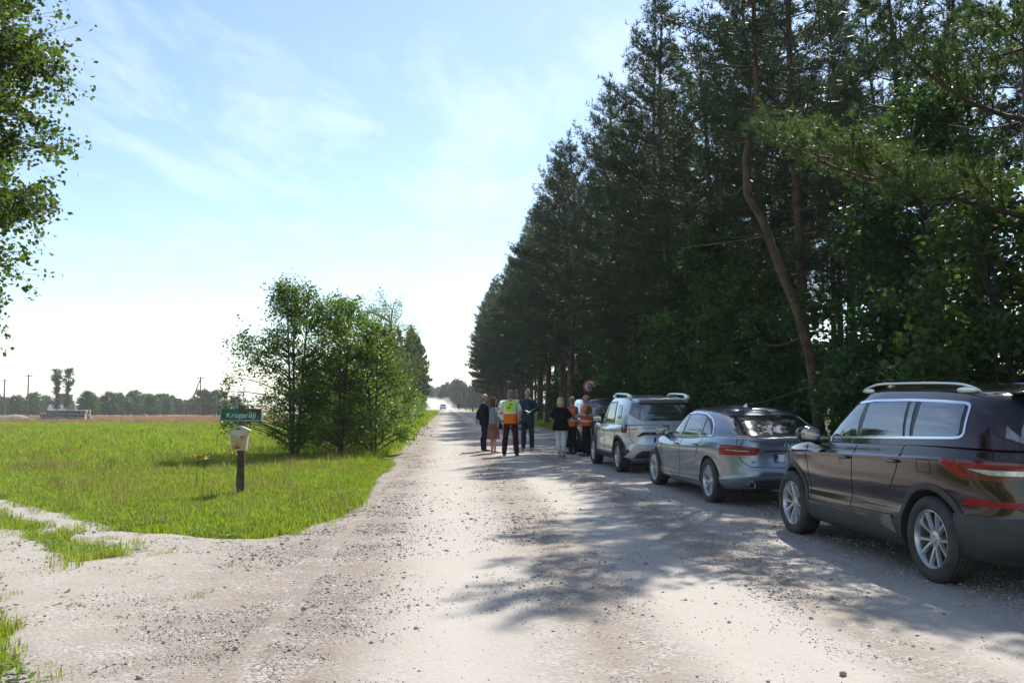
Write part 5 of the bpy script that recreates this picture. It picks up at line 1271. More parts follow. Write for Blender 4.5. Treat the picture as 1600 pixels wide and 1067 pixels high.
# ---------------- the two farther cars of the row, mostly hidden by the people, and the one in the dust
def plain_suv(label, paintm, lr, lf, txt, small=False, group=True):
    sp = dict(dus); sp['paint'] = paintm; sp['spokes'] = (5, False, 0)
    c = Car("parked_car", label, sp, lr, lf)
    c.lay("door_window", c.gside, [(.74, 1.085), (.66, 1.16), (.48, 1.275), (.25, 1.385), (.05, 1.45), (-.10, 1.475), (-.09, 1.085)], GLASS, 0.008, na=30, nb=8)
    c.lay("door_window", c.gside, [(-.17, 1.085), (-.185, 1.48), (-.55, 1.495), (-.86, 1.49), (-.98, 1.10)], GLASS, 0.008, na=24, nb=8)
    c.lay("quarter_window", c.gside, [(-1.06, 1.12), (-.98, 1.485), (-1.4, 1.47), (-1.60, 1.44), (-1.68, 1.16)], GLASS, 0.008, na=24, nb=8)
    c.lay("rear_window", c.grear, [(-.70, 1.14), (-.62, 1.505), (.62, 1.505), (.70, 1.14)], GLASS, 0.006, mir=False, nb=12)
    c.lay("windscreen", c.gfront, [(-.66, 1.11), (-.54, 1.49), (.54, 1.49), (.66, 1.11)], GLASS, 0.006, mir=False, nb=12)
    c.lay("rear_lamp", c.wrap, [(1.12, .84), (1.12, 1.0), (.62, .98), (.62, .86)], REDLAMP, 0.010, na=16)
    c.lay("rear_bumper_cladding", c.wrap, [(1.18, .34), (1.17, .53), (0, .52), (0, .345)], PLASTIC, 0.010, na=30)
    c.lay("sill_cladding", c.side, [(-.88, .27), (-.90, .36), (.88, .36), (.90, .265)], PLASTIC, 0.008, na=30)
    c.band("door_gap", c.side, [[(.80, 1.03), (.80, .7), (.82, .42)], [(-.14, 1.05), (-.12, .7), (-.12, .42)], [(-.98, 1.06), (-.86, .8), (-.76, .66)]], .007, DARKGAP, 0.0025)
    c.handle(.0, .90); c.handle(-.86, .93); c.mirror(.70, 1.12, paintm); c.plate(.715, txt, 0)
    return c
BLACKP = paint("paint_black", (0.014, 0.015, 0.017), 0.3, 0.2, 0.2)
WHITEP = paint("paint_white", (0.60, 0.62, 0.64), 0.15, 0.25, 0.3)
plain_suv("black SUV behind the two men in orange vests", BLACKP, (1.93, 27.2), (1.72, 29.85), "")
plain_suv("whitish SUV parked farther on, behind the man in the two-coloured vest", WHITEP, (-.76, 49.6), (-.97, 52.25), "")
fc = plain_suv("light coloured car driving off in a cloud of dust at the end of the road", SILV, (-19.9, 246), (-20.1, 248.65), "")
fc.root["group"] = ""; del fc.root["group"]; fc.root.name = "driving_car"
# ================================================================== PEOPLE
SKIN = pbr("skin", (0.50, 0.29, 0.21), 0.55, noise=0.2, nscale=14)
SKIN2 = pbr("skin_ruddy", (0.46, 0.24, 0.17), 0.55, noise=0.2, nscale=14)
def cloth(name, col, noise=0.3, bump=0.5): return pbr("cloth_" + name, col, 0.9, spec=0.15, noise=noise, nscale=7, bump=bump, bscale=18)
EYE = pbr("eye_dark", (0.03, 0.02, 0.015), 0.3)

def loft(mb, secs, n=28):
    """closed body of ellipse sections (cx, cy, z, rx, ry)"""
    V = []; a = np.arange(n) * 2 * math.pi / n
    for cx, cy, z, rx, ry in secs:
        c, s = np.cos(a), np.sin(a); V.append(np.stack([cx + rx * np.sign(c) * np.abs(c) ** .85, cy + ry * np.sign(s) * np.abs(s) ** .85, np.full(n, z)], 1))
    k = len(secs); F = [(i * n + j, i * n + (j + 1) % n, (i + 1) * n + (j + 1) % n, (i + 1) * n + j) for i in range(k - 1) for j in range(n)]
    F += [tuple(range(n))[::-1], tuple((k - 1) * n + j for j in range(n))]
    mb.add(np.concatenate(V), F)
def capsule(mb, p0, p1, r0, r1, n=14):
    p0, p1 = np.array(p0, float), np.array(p1, float); d = p1 - p0; L = np.linalg.norm(d) + 1e-9; d /= L
    P = []; Rr = []
    for t in np.linspace(-1, -.05, 5): P.append(p0 + d * r0 * t); Rr.append(r0 * math.sqrt(max(1e-4, 1 - t * t)))
    for t in np.linspace(.05, .95, 4): P.append(p0 + d * L * t); Rr.append(r0 + (r1 - r0) * t)
    for t in np.linspace(.05, 1, 5): P.append(p1 + d * r1 * t); Rr.append(r1 * math.sqrt(max(1e-4, 1 - t * t)))
    mb.tube(np.array(P), Rr, n)
def ell(mb, c, r, rot=None, n=2.0): mb.rbox(c, np.array(r) * (2.18 if c[2] > 1.5 else 2), n, rot, 12)
def fuse(name, mb, mat, parent, voxel=0.013, smooth=3, xf=None, post=None):
    """weld the overlapping volumes into one continuous skin"""
    V = [v.copy() for v in mb.v]
    o = mb.build(name, mat)
    m = o.modifiers.new("r", 'REMESH'); m.mode = 'VOXEL'; m.voxel_size = voxel
    m2 = o.modifiers.new("s", 'SMOOTH'); m2.factor = 0.5; m2.iterations = smooth
    dg = bpy.context.evaluated_depsgraph_get(); me = bpy.data.meshes.new_from_object(o.evaluated_get(dg)); bpy.data.objects.remove(o)
    me.name = name
    if not me.materials: me.materials.append(mat)
    if post: post(me)
    smooth_mesh(me, 180)
    return link(bpy.data.objects.new(name, me), parent)

TORSO_M = [(0, 0, .82, .150, .115), (0, 0, .90, .168, .122), (0, 0, .98, .163, .118), (0, 0, 1.08, .158, .118), (0, .0, 1.2, .168, .123), (0, 0, 1.32, .174, .122), (0, -.005, 1.39, .150, .10), (0, -.008, 1.45, .095, .072), (0, -.005, 1.50, .058, .058)]
TORSO_W = [(0, 0, .82, .155, .12), (0, 0, .90, .172, .125), (0, 0, .98, .158, .115), (0, 0, 1.08, .140, .105), (0, .01, 1.2, .152, .118), (0, .01, 1.30, .160, .118), (0, -.005, 1.40, .148, .09), (0, -.008, 1.455, .08, .065), (0, -.005, 1.50, .05, .052)]
class Person:
    def __init__(s, x, y, rz, H, label, fem=False, belly=0.0, skin=SKIN, feet=((-.1, 0), (.1, 0)), arms=None, knees=(0, 0), name="person", z=None, wide=1.0):
        s.root = empty(name, (x, y, (road_z(x, y) if z is None else z) - 0.004), rz); k = H / 1.75; s.root.scale = (k, k, k)
        tag(s.root, label, "person", "people standing in the road"); s.skin = skin; s.fem = fem; s.wide = wide
        T = TORSO_W if fem else TORSO_M
        s.T = [(cx, cy + (belly * math.exp(-((z_ - 1.08) / .16) ** 2)) * .5, z_, rx * wide * (1 + .6 * belly * math.exp(-((z_ - 1.05) / .2) ** 2)), ry + belly * .5 * math.exp(-((z_ - 1.08) / .16) ** 2)) for cx, cy, z_, rx, ry in T]
        sh = (.155 if fem else .18) * (0.5 + .5 * wide); s.sh = sh
        s.feet = feet; s.arms = arms or [((-.26, -.02, 1.16), (-.25, .05, .90)), ((.26, -.02, 1.16), (.25, .05, .90))]
        s.J = []
        for (fx, fy), sx, kn in zip(feet, (-1, 1), knees): s.J.append(((sx * .092, 0, .90), ((sx * .092 + fx) / 2 + sx * .005, fy / 2 + .02 + kn, .49), (fx, fy - .02, .09)))
    def body(s, head_yaw=0.0, head_pitch=0.0, hands=(0.0, 0.0), headz=1.0):
        mb = MB(); loft(mb, [(a, b, c, d * .95, e * .95) for a, b, c, d, e in s.T])
        for (h, kn, an), (fx, fy) in zip(s.J, s.feet):
            capsule(mb, h, kn, .078, .052); capsule(mb, kn, (an[0] * .3 + kn[0] * .7, an[1] - .01, .36), .05, .052); capsule(mb, (an[0] * .3 + kn[0] * .7, an[1] - .01, .36), an, .052, .036); ell(mb, (fx, fy + .05, .045), (.04, .12, .04))
        for sx, (el, wr) in zip((-1, 1), s.arms):
            capsule(mb, (sx * s.sh, -.005, 1.385), el, .052, .041); capsule(mb, el, wr, .04, .027)
            s.hand(mb, np.array(el), np.array(wr), sx)
        capsule(mb, (0, -.005, 1.48), (0, .005, 1.58), .056, .052)
        # head: skull, jaw, nose, ears, brow
        Rm = np.array(Euler((head_pitch, 0, head_yaw)).to_matrix()); C = np.array([0, .012, 1.625])
        def H(p): return C + Rm @ (np.array(p) * 1.09)
        s.H = H; s.hrot = (head_pitch, 0, head_yaw)
        ell(mb, H((0, -.008, .022)), (.074, .094, .092), s.hrot); ell(mb, H((0, .024, -.045)), (.058, .068, .072), s.hrot); ell(mb, H((0, .06, -.085)), (.03, .028, .025), s.hrot)
        capsule(mb, H((0, .085, .015)), H((0, .107, -.025)), .012, .016); ell(mb, H((0, .082, -.06)), (.026, .014, .012), s.hrot); ell(mb, H((0, .078, .03)), (.05, .018, .012), s.hrot)
        for sx in (-1, 1): ell(mb, H((sx * .076, -.005, -.005)), (.012, .022, .032), s.hrot)
        o = fuse("body", mb, s.skin, s.root, 0.0105, 2)
        for sx in (-1, 1):
            e = MB(); ell(e, H((sx * .03, .083, .008)), (.013, .008, .007), s.hrot); e.build("eye", EYE, o, smooth=180)
        return o
    def hand(s, mb, el, wr, sx):
        d = wr - el; d /= np.linalg.norm(d); q = np.cross(d, [0, 0, 1.0]); q = q / (np.linalg.norm(q) + 1e-6); w = np.cross(q, d)
        pal = wr + d * .05
        for t in (-.024, -.008, .008, .024): capsule(mb, wr + q * t * .6, wr + d * .09 + q * t, .017, .014)
        for t, L in zip((-.03, -.01, .01, .03), (.062, .078, .072, .055)):
            b = wr + d * .092 + q * t; m = b + d * L * .55 - w * .012; capsule(mb, b, m, .0095, .009); capsule(mb, m, m + d * L * .4 - w * .03, .009, .0075)
        b = wr + d * .03 - q * sx * .03; capsule(mb, b, b + d * .03 - q * sx * .03 - w * .01, .012, .0105); capsule(mb, b + d * .03 - q * sx * .03 - w * .01, b + d * .065 - q * sx * .035 - w * .02, .0105, .009)
    def top(s, name, mat, infl=.012, hem=.86, sleeve='long', collar=True, flare=0.0, neck=1.47):
        mb = MB(); secs = [(a, b, c, d + infl + flare * max(0, 1.0 - c), e + infl + flare * max(0, 1.0 - c)) for a, b, c, d, e in s.T if hem - .001 <= c <= neck]
        d0 = np.array(secs[0]); zs = [t[2] for t in s.T]; f = lambda z: np.array([np.interp(z, zs, [t[i] for t in s.T]) for i in range(5)])
        b = f(hem); secs = [(b[0], b[1], hem, b[3] + infl + flare * max(0, 1 - hem), b[4] + infl + flare * max(0, 1 - hem))] + [q for q in secs if q[2] > hem + .02]
        loft(mb, secs)
        for sx, (el, wr) in zip((-1, 1), s.arms):
            shp = np.array((sx * s.sh, -.005, 1.385)); el, wr = np.array(el), np.array(wr)
            if sleeve == 'none': ell(mb, shp * [.9, 1, 1], (.06, .07, .05)); continue
            if sleeve == 'short': capsule(mb, shp, shp + (el - shp) * .68, .054 + infl * .5, .055 + infl)
            else: capsule(mb, shp, el, .050 + infl * .6, .046 + infl * .7); capsule(mb, el, wr - (wr - el) * .08, .045 + infl * .7, .034 + infl * .6)
        return fuse(name, mb, mat, s.root, 0.013, 3)
    def trousers(s, mat, infl=.012, length=.10, wide=1.0, name="trousers"):
        mb = MB(); f = s.T; loft(mb, [(a, b, c, d + infl, e + infl) for a, b, c, d, e in s.T if .82 <= c <= .99])
        for h, kn, an in s.J:
            an = np.array(an); kn = np.array(kn); end = kn + (an - kn) * min(1, (kn[2] - length) / (kn[2] - an[2]))
            capsule(mb, h, kn, .085 + infl * .6, .062 * wide + infl * .6); cf = np.array((an[0] * .3 + kn[0] * .7, an[1] - .01, .36)); capsule(mb, kn, cf, .062 * wide + infl * .6, .064 * wide + infl * .6); capsule(mb, cf, end, .064 * wide + infl * .6, .05 * wide + infl * .7)
        return fuse(name, mb, mat, s.root, 0.013, 2)
    def skirt(s, mat, hem=.46, flare=.10):
        mb = MB(); n = 60; V = []; zs = np.linspace(hem, .99, 9); a = np.arange(n) * 2 * math.pi / n
        for z in zs:
            t = (.99 - z) / (.99 - hem); rx = np.interp(z, [.82, .9, .99], [.17, .18, .162]) if z > .82 else .17; ry = .122 + .03 * min(1, t * 2)
            w = 1 + .05 * t * np.cos(a * 9 + 1.3) + .03 * t * np.cos(a * 14)
            V.append(np.stack([(rx + flare * t * .5) * np.cos(a) * w, (ry + flare * t * .5) * np.sin(a) * w, np.full(n, z)], 1))
        k = len(zs); F = [(i * n + j, i * n + (j + 1) % n, (i + 1) * n + (j + 1) % n, (i + 1) * n + j) for i in range(k - 1) for j in range(n)]
        V.append(V[0] * [.97, .97, 1]); 
        mb.add(np.concatenate(V), F + [(j, k * n + j, k * n + (j + 1) % n, (j + 1) % n) for j in range(n)]); return mb.build("skirt", mat, s.root, smooth=180)
    def shoes(s, mat, sole=None, low=False):
        for (fx, fy) in s.feet:
            mb = MB(); sx = -1 if fx < 0 else 1
            ell(mb, (fx, fy + .06, .038), (.047, .14, .036), (0, 0, -sx * .12)); 
            if not low: ell(mb, (fx, fy - .02, .065), (.045, .065, .055))
            o = fuse("shoe", mb, mat, s.root, 0.011, 2)
            if sole: b = MB(); b.rbox((fx, fy + .055, .012), (.098, .285, .024), 4, (0, 0, -sx * .12)); b.build("sole", sole, o, smooth=60)
    def hair(s, mat, kind='short'):
        mb = MB(); H = s.H
        if kind == 'short': ell(mb, H((0, -.022, .04)), (.080, .094, .084), s.hrot); ell(mb, H((0, -.05, -.01)), (.072, .062, .07), s.hrot)
        elif kind == 'rim': ell(mb, H((0, -.05, -.018)), (.0795, .062, .045), s.hrot)
        elif kind == 'bob':
            ell(mb, H((0, -.02, .04)), (.09, .108, .09), s.hrot); ell(mb, H((0, -.055, -.04)), (.093, .08, .095), s.hrot)
            for sx in (-1, 1): ell(mb, H((sx * .075, -.01, -.05)), (.025, .06, .085), s.hrot)
        else:
            ell(mb, H((0, -.02, .04)), (.084, .10, .086), s.hrot); ell(mb, H((0, -.065, -.06)), (.08, .055, .13), s.hrot); ell(mb, H((0, -.08, -.17)), (.075, .04, .11), s.hrot)
            for sx in (-1, 1): ell(mb, H((sx * .07, -.015, -.07)), (.022, .05, .12), s.hrot)
        return fuse("hair", mb, mat, s.root, 0.0105, 2)
    def ring(s, name, z, h, infl, mat, parent=None, tilt=0.0):
        zs = [t[2] for t in s.T]; f = lambda z: [np.interp(z, zs, [t[i] for t in s.T]) for i in range(5)]
        mb = MB(); n = 40; a = np.arange(n) * 2 * math.pi / n; V = []
        for zz, e in ((z - h / 2, infl - .012), (z - h / 2, infl), (z + h / 2, infl), (z + h / 2, infl - .012)):
            b = f(zz); c, q = np.cos(a), np.sin(a); V.append(np.stack([b[0] + (b[3] + e) * np.sign(c) * np.abs(c) ** .85, b[1] + (b[4] + e) * np.sign(q) * np.abs(q) ** .85, np.full(n, zz) + tilt * c], 1))
        mb.add(np.concatenate(V), [(i * n + j, i * n + (j + 1) % n, (i + 1) * n + (j + 1) % n, (i + 1) * n + j) for i in range(3) for j in range(n)])
        return mb.build(name, mat, parent or s.root, smooth=60, fix=True)
    def brace(s, x, infl, mat, parent=None, w=.045, z0=1.2):
        """reflective tape running over the shoulder, front and back"""
        zs = [t[2] for t in s.T]; f = lambda z: [np.interp(z, zs, [t[i] for t in s.T]) for i in range(5)]
        V = []; path = [(z, 1) for z in np.linspace(z0, 1.45, 9)] + [(z, -1) for z in np.linspace(1.45, z0, 9)]
        for z, sg in path:
            b = f(z)
            for xx in (x - w / 2, x + w / 2):
                t = min(.98, abs(xx) / (b[3] + infl)); y = (b[4] + infl) * (1 - t ** 2.35) ** (1 / 2.35); zz = z + (.022 if z > 1.44 else 0); V.append((xx, b[1] + sg * y, zz))
        k = len(path); mb = MB(); mb.add(V, [(2 * i, 2 * i + 1, 2 * i + 3, 2 * i + 2) for i in range(k - 1)]); 
        return mb.build(name_ if False else "reflective_tape", mat, parent or s.root, smooth=60)

ORANGE = pbr("vest_orange", (0.85, 0.16, 0.015), 0.7, spec=0.2, noise=0.2, nscale=6, bump=0.4, bscale=15)
LIME = pbr("vest_lime", (0.55, 0.80, 0.03), 0.7, spec=0.2, noise=0.15, nscale=6, bump=0.4, bscale=15)
TAPE = pbr("reflective_tape", (0.62, 0.63, 0.62), 0.4)
HAIR_GREY = cloth("grey_hair", (0.22, 0.21, 0.20)); HAIR_BLOND = cloth("blond_hair", (0.60, 0.47, 0.28)); HAIR_BROWN = cloth("brown_hair", (0.10, 0.055, 0.03)); HAIR_DARK = cloth("dark_hair", (0.06, 0.045, 0.035))
SHOE_DK = pbr("shoe_dark", (0.02, 0.02, 0.022), 0.5); SOLE = pbr("shoe_sole", (0.5, 0.48, 0.45), 0.7)

# 1 man in navy suit, hands behind his back
p = Person(-0.84, 27.2, R(-72), 1.74, "bald man in dark navy suit standing behind the woman in the rose skirt", arms=[((-.27, -.12, 1.17), (-.08, -.20, .98)), ((.27, -.12, 1.17), (.08, -.20, .98))])
p.body(0.1); p.hair(HAIR_GREY, 'rim'); p.trousers(cloth("navy", (0.012, 0.016, 0.032))); j = p.top("jacket", cloth("navy", (0.012, 0.016, 0.032)), .024, .80, flare=.06)
p.shoes(SHOE_DK); p.top("shirt", cloth("pale_shirt", (0.55, 0.55, 0.62)), .010, .95, 'none')
# 2 woman in denim jacket and rose skirt
p = Person(-0.55, 26.1, R(-78), 1.62, "woman with long brown hair in light denim jacket and dusty rose skirt", fem=True, arms=[((-.22, .02, 1.18), (-.09, .24, 1.0)), ((.22, .02, 1.18), (.09, .24, 1.0))], feet=((-.08, 0), (.08, .06)))
p.body(-0.05); p.hair(HAIR_BROWN, 'long'); p.skirt(cloth("rose", (0.27, 0.115, 0.095), 0.35)); p.top("denim_jacket", cloth("denim_light", (0.19, 0.25, 0.29)), .018, .93)
p.shoes(pbr("shoe_beige", (0.45, 0.34, 0.22), 0.6), low=True)
# 3 man in lime and orange vest
p = Person(-0.04, 24.85, R(-8), 1.83, "grey haired man in lime and orange reflective vest and burgundy trousers, seen from behind", feet=((-.17, 0), (.17, -.03)), arms=[((-.27, .03, 1.17), (-.12, .24, 1.06)), ((.275, .02, 1.17), (.20, .24, 1.0))])
p.body(-0.25); p.hair(HAIR_GREY, 'short'); p.trousers(cloth("burgundy", (0.055, 0.014, 0.017)), wide=1.12); p.top("shirt", cloth("white_shirt", (0.66, 0.66, 0.67)), .010, .90, 'short')
def lime_orange(me):
    me.materials.append(ORANGE)
    for q in me.polygons: q.material_index = 1 if q.center.z < 1.13 else 0
mb = MB(); zs_ = [t[2] for t in p.T]; secs = [tuple(np.interp(z, zs_, [t[i] for t in p.T]) + (.03 if i > 2 else 0) for i in range(5)) for z in np.linspace(.865, 1.45, 12)]
loft(mb, secs)
for sx in (-1, 1): ell(mb, (sx * .165, -.005, 1.425), (.062, .085, .045))
v = fuse("safety_vest", mb, LIME, p.root, 0.013, 2, post=lime_orange)
p.ring("reflective_stripe", 1.15, .05, .037, TAPE, v); p.brace(.125, .040, TAPE, v, .05, 1.17); p.brace(-.125, .040, TAPE, v, .05, 1.17)
p.shoes(pbr("shoe_slate", (0.05, 0.055, 0.065), 0.7), SOLE)
# emblem on the back: a tree and brown animals
GREEN_PR = pbr("print_green", (0.16, 0.36, 0.06), 0.7); BROWN_PR = pbr("print_brown", (0.16, 0.04, 0.015), 0.7)
yb = -(np.interp(1.3, zs_, [t[4] for t in p.T]) + .037)
def disc(mb, x, z, r, rz_=None): a = np.arange(16) * 2 * math.pi / 16; mb.add(np.stack([x + r * np.cos(a), 0 * a + yb, z + (rz_ or r) * np.sin(a)], 1), [tuple(range(16))])
mb = MB(); disc(mb, .025, 1.375, .045, .032); mb.box((.02, yb, 1.315), (.012, .003, .10)); mb.build("tree_emblem", GREEN_PR, v)
mb = MB(); disc(mb, -.035, 1.295, .04, .013); mb.box((-.068, yb, 1.272), (.01, .003, .04)); mb.box((-.045, yb, 1.272), (.01, .003, .04)); mb.box((-.02, yb, 1.272), (.01, .003, .04)); mb.box((-.002, yb, 1.272), (.01, .003, .04)); mb.box((-.002, yb - .0004, 1.31), (.012, .003, .045)); mb.build("animal_emblem", BROWN_PR, v)
# 4 tall man in teal blazer, facing us
p = Person(0.48, 27.4, R(176), 1.91, "tall man in teal blazer and blue jeans gesturing with both hands", feet=((-.12, 0), (.12, .02)), arms=[((-.28, .04, 1.17), (-.10, .27, 1.10)), ((.28, .04, 1.17), (.07, .28, 1.13))])
p.body(0.05); p.hair(HAIR_DARK, 'short'); p.trousers(cloth("jeans", (0.022, 0.040, 0.075)), wide=1.05); p.top("blazer", cloth("teal", (0.022, 0.06, 0.075)), .022, .80, flare=.07); p.shoes(SHOE_DK, SOLE)
mb = MB(); mb.add([(-.035, .118, 1.455), (.035, .118, 1.455), (.045, .152, 1.3), (.02, .152, 1.05), (-.02, .152, 1.05), (-.045, .152, 1.3), (-.035, .06, 1.47), (.035, .06, 1.47)], [(0, 1, 2, 5), (5, 2, 3, 4), (6, 7, 1, 0)]); mb.build("shirt_front", cloth("blue_shirt", (0.05, 0.08, 0.16)), p.root)
# 5 blonde woman in black blouse and white trousers
p = Person(1.33, 24.3, R(-12), 1.62, "blonde woman in loose black blouse, white cropped trousers and red sandals", fem=True, wide=1.18, belly=.05, feet=((-.05, 0), (.07, .05)), arms=[((-.30, .02, 1.14), (-.22, .22, 1.02)), ((.30, .02, 1.14), (.16, .24, 1.04))])
p.body(-0.2); p.hair(HAIR_BLOND, 'bob'); p.trousers(cloth("white_trousers", (0.66, 0.66, 0.68), 0.12), .014, .22, 1.1); p.top("blouse", cloth("black", (0.008, 0.008, 0.009)), .028, .78, 'short', flare=.10); p.shoes(pbr("sandal_red", (0.40, 0.05, 0.045), 0.5), low=True)
# 6 man with glasses and papers
p = Person(1.76, 26.1, R(128), 1.68, "bald man with glasses in orange vest over grey shirt, holding papers", belly=.05, skin=SKIN2, arms=[((-.27, .03, 1.16), (-.02, .26, 1.10)), ((.27, .03, 1.16), (.06, .27, 1.14))])
p.body(0.25, -0.15); p.trousers(cloth("black_trousers", (0.012, 0.012, 0.014))); p.top("shirt", cloth("grey_shirt", (0.13, 0.14, 0.155)), .011, .92)
v = p.top("safety_vest", ORANGE, .026, .84, 'none', neck=1.44); p.ring("reflective_stripe", 1.02, .05, .034, TAPE, v); p.shoes(SHOE_DK)
g = MB()
for sx in (-1, 1):
    a = np.linspace(0, 6.283, 17); g.tube(np.array([p.H((sx * .033 + .024 * math.cos(q), .098, .008 + .02 * math.sin(q))) for q in a]), .0025, 5, cap=False)
g.tube([p.H((-.012, .1, .01)), p.H((.012, .1, .01))], .0025, 5)
for sx in (-1, 1): g.tube([p.H((sx * .056, .097, .01)), p.H((sx * .082, 0, .012))], .0025, 5)
go = g.build("glasses", SHOE_DK, p.root); tag(go, kind=None)
paper = MB(); paper.box((0.03, .335, 1.0), (.21, .004, .297), (0.25, 0, .1)); po = paper.build("paper_sheet", pbr("paper", (0.80, 0.80, 0.82), 0.8), None)
po.location = p.root.location; po.rotation_euler = p.root.rotation_euler; po.scale = p.root.scale
tag(po, "white sheets of paper held by the man with glasses", "paper")
# 7 man in orange vest with folded arms
p = Person(2.1, 25.1, R(98), 1.72, "man in orange vest with two reflective bands and khaki shirt, arms folded", belly=.035, skin=SKIN2, feet=((-.11, 0), (.11, .05)), arms=[((-.26, .07, 1.15), (.05, .25, 1.17)), ((.26, .07, 1.15), (-.05, .27, 1.13))])
p.body(0.1, -0.12); p.hair(HAIR_DARK, 'rim'); p.trousers(cloth("dark_trousers", (0.016, 0.017, 0.02)), wide=1.08); p.top("shirt", cloth("khaki", (0.13, 0.145, 0.10)), .011, .90, 'short')
v = p.top("safety_vest", ORANGE, .026, .86, 'none', neck=1.45); p.ring("reflective_stripe", 1.18, .05, .034, TAPE, v); p.ring("reflective_stripe", 1.0, .05, .036, TAPE, v); p.shoes(SHOE_DK)

# 8 far cyclist coming along the road
cx_, cy_ = -13.2, 222.0
p = Person(cx_, cy_, R(180), 1.75, "distant cyclist in dark clothes riding along the empty road", z=float(gz(cx_, cy_)) + .22, feet=((-.1, .12), (.1, .02)), knees=(.16, .22), arms=[((-.27, .2, 1.15), (-.24, .42, 1.0)), ((.27, .2, 1.15), (.24, .42, 1.0))]); del p.root["group"]
p.body(); p.hair(HAIR_DARK); p.trousers(cloth("black_trousers", (0.012, 0.012, 0.014))); p.top("jacket", cloth("black", (0.008, 0.008, 0.009)), .02)
bk = empty("bicycle", (cx_, cy_, road_z(cx_, cy_)), R(180)); tag(bk, "bicycle ridden by the distant person on the road", "bicycle")
for yy in (-.5, .55):
    mb = MB(); a = np.linspace(0, 6.2832, 33); mb.tube(np.stack([0 * a, yy + .33 * np.cos(a), .345 + .33 * np.sin(a)], 1), .016, 6, cap=False); w = mb.build("wheel", TYRE, bk, smooth=180)
mb = MB()
for q in ([(0, -.5, .345), (0, -.05, .30), (0, .42, .80), (0, -.2, .82), (0, -.05, .30)], [(0, -.5, .345), (0, -.2, .82), (0, -.23, .95)], [(0, .55, .345), (0, .42, .80), (0, .40, 1.02)]): mb.tube(q, .016, 6)
mb.tube([(-.28, .40, 1.05), (.28, .40, 1.05)], .014, 6); mb.build("frame", BLACKTRIM, bk); mb = MB(); mb.rbox((0, -.23, .97), (.15, .26, .06), 2.5); mb.build("saddle", BLACKTRIM, bk, smooth=60)
# ================================================================== SIGNS, POLES, LOGS, FAR HOUSE
WOODPOST = pbr("weathered_post", (0.13, 0.085, 0.06), 0.9, noise=1, col2=(0.06, 0.042, 0.032), nscale=9, bump=0.6, bscale=30)
def board_material():
    m = bpy.data.materials.new("peeling_green"); m.use_nodes = True; nt = m.node_tree; b = nt.nodes["Principled BSDF"]; N = nt.nodes.new; L = nt.links.new
    t = N("ShaderNodeTexCoord"); n = N("ShaderNodeTexNoise"); n.inputs["Scale"].default_value = 5.5; n.inputs["Detail"].default_value = 4; L(t.outputs["Object"], n.inputs["Vector"])
    s = N("ShaderNodeSeparateXYZ"); L(t.outputs["Object"], s.inputs[0])
    a = N("ShaderNodeMath"); a.operation = 'MULTIPLY_ADD'; a.inputs[1].default_value = 3.2; L(s.outputs["Z"], a.inputs[0]); L(n.outputs["Fac"], a.inputs[2])
    x = N("ShaderNodeMath"); x.operation = 'MULTIPLY_ADD'; x.inputs[1].default_value = 0.25; L(s.outputs["X"], x.inputs[0]); L(a.outputs[0], x.inputs[2])
    r = N("ShaderNodeMapRange"); r.inputs["From Min"].default_value = 0.74; r.inputs["From Max"].default_value = 0.76; L(x.outputs[0], r.inputs["Value"])
    mx = N("ShaderNodeMixRGB"); mx.inputs["Color1"].default_value = (0.008, 0.115, 0.075, 1); mx.inputs["Color2"].default_value = (0.055, 0.036, 0.032, 1); L(r.outputs[0], mx.inputs["Fac"]); L(mx.outputs[0], b.inputs["Base Color"]); b.inputs["Roughness"].default_value = 0.55
    return m
BOARD = board_material()
px_, py_ = -4.36, 14.4
post = empty("mailbox_signpost", on(px_, py_), R(4)); tag(post, "wooden post with peeling green name board and rusty white mailbox", "signpost")
mb = MB(); mb.tube([(0, 0, -.12), (0, 0, .6), (.004, 0, 1.22), (0, 0, 1.50)], [.068, .062, .06, .058], 14); mb.build("post", WOODPOST, post, smooth=50)
mb = MB(); mb.box((0, 0, 0), (.64, .022, .185)); bo = mb.build("name_board", BOARD, post); bo.location = (0.01, -.075, 1.355)
mb = MB(); mb.box((0, -.004, -.097), (.655, .026, .012)); mb.build("board_edge", pbr("pale_edge", (0.45, 0.45, 0.42), 0.6), bo)
for sx in (-1, 1): mb = MB(); mb.box((sx * .323, -.004, -.01), (.010, .026, .16)); mb.build("board_edge", MATS["pale_edge"], bo)
put("board_lettering", text_mesh("Krogarāji", .125, pbr("faded_white", (0.62, 0.66, 0.62), 0.6), 0.0015, .98), bo, (-.0, -.0135, -.012), (R(90), 0, 0))
# paint flaked off across the letters
rgf = np.random.default_rng(8)
for k, (fx, fz, w_, h_) in enumerate([(-.21, .035, .10, .02), (.02, .045, .09, .025), (.10, .02, .12, .02), (.26, .06, .11, .05), (.0, -.075, .05, .016), (.29, -.02, .06, .02), (-.27, -.03, .04, .03), (.20, .045, .06, .02)]):
    a = np.linspace(0, 6.283, 13)[:-1]; rr = 1 + .35 * (rgf.random(12) - .5); mb = MB()
    V = np.stack([fx + w_ / 2 * rr * np.cos(a), 0 * a - .0165, fz + h_ / 2 * rr * np.sin(a)], 1); mb.add(np.concatenate([V, V + [0, .006, 0]]), [tuple(range(12))] + [(i, (i + 1) % 12, 12 + (i + 1) % 12, 12 + i) for i in range(12)])
    mb.build("paint_flake", pbr("bare_board", (0.06, 0.045, 0.04), 0.8), bo)
MBOX = pbr("mailbox_white", (0.66, 0.64, 0.58), 0.5, noise=1, col2=(0.50, 0.40, 0.28), nscale=3.5)
RUST = pbr("mailbox_rust", (0.46, 0.20, 0.06), 0.75, noise=1, col2=(0.60, 0.46, 0.28), nscale=6)
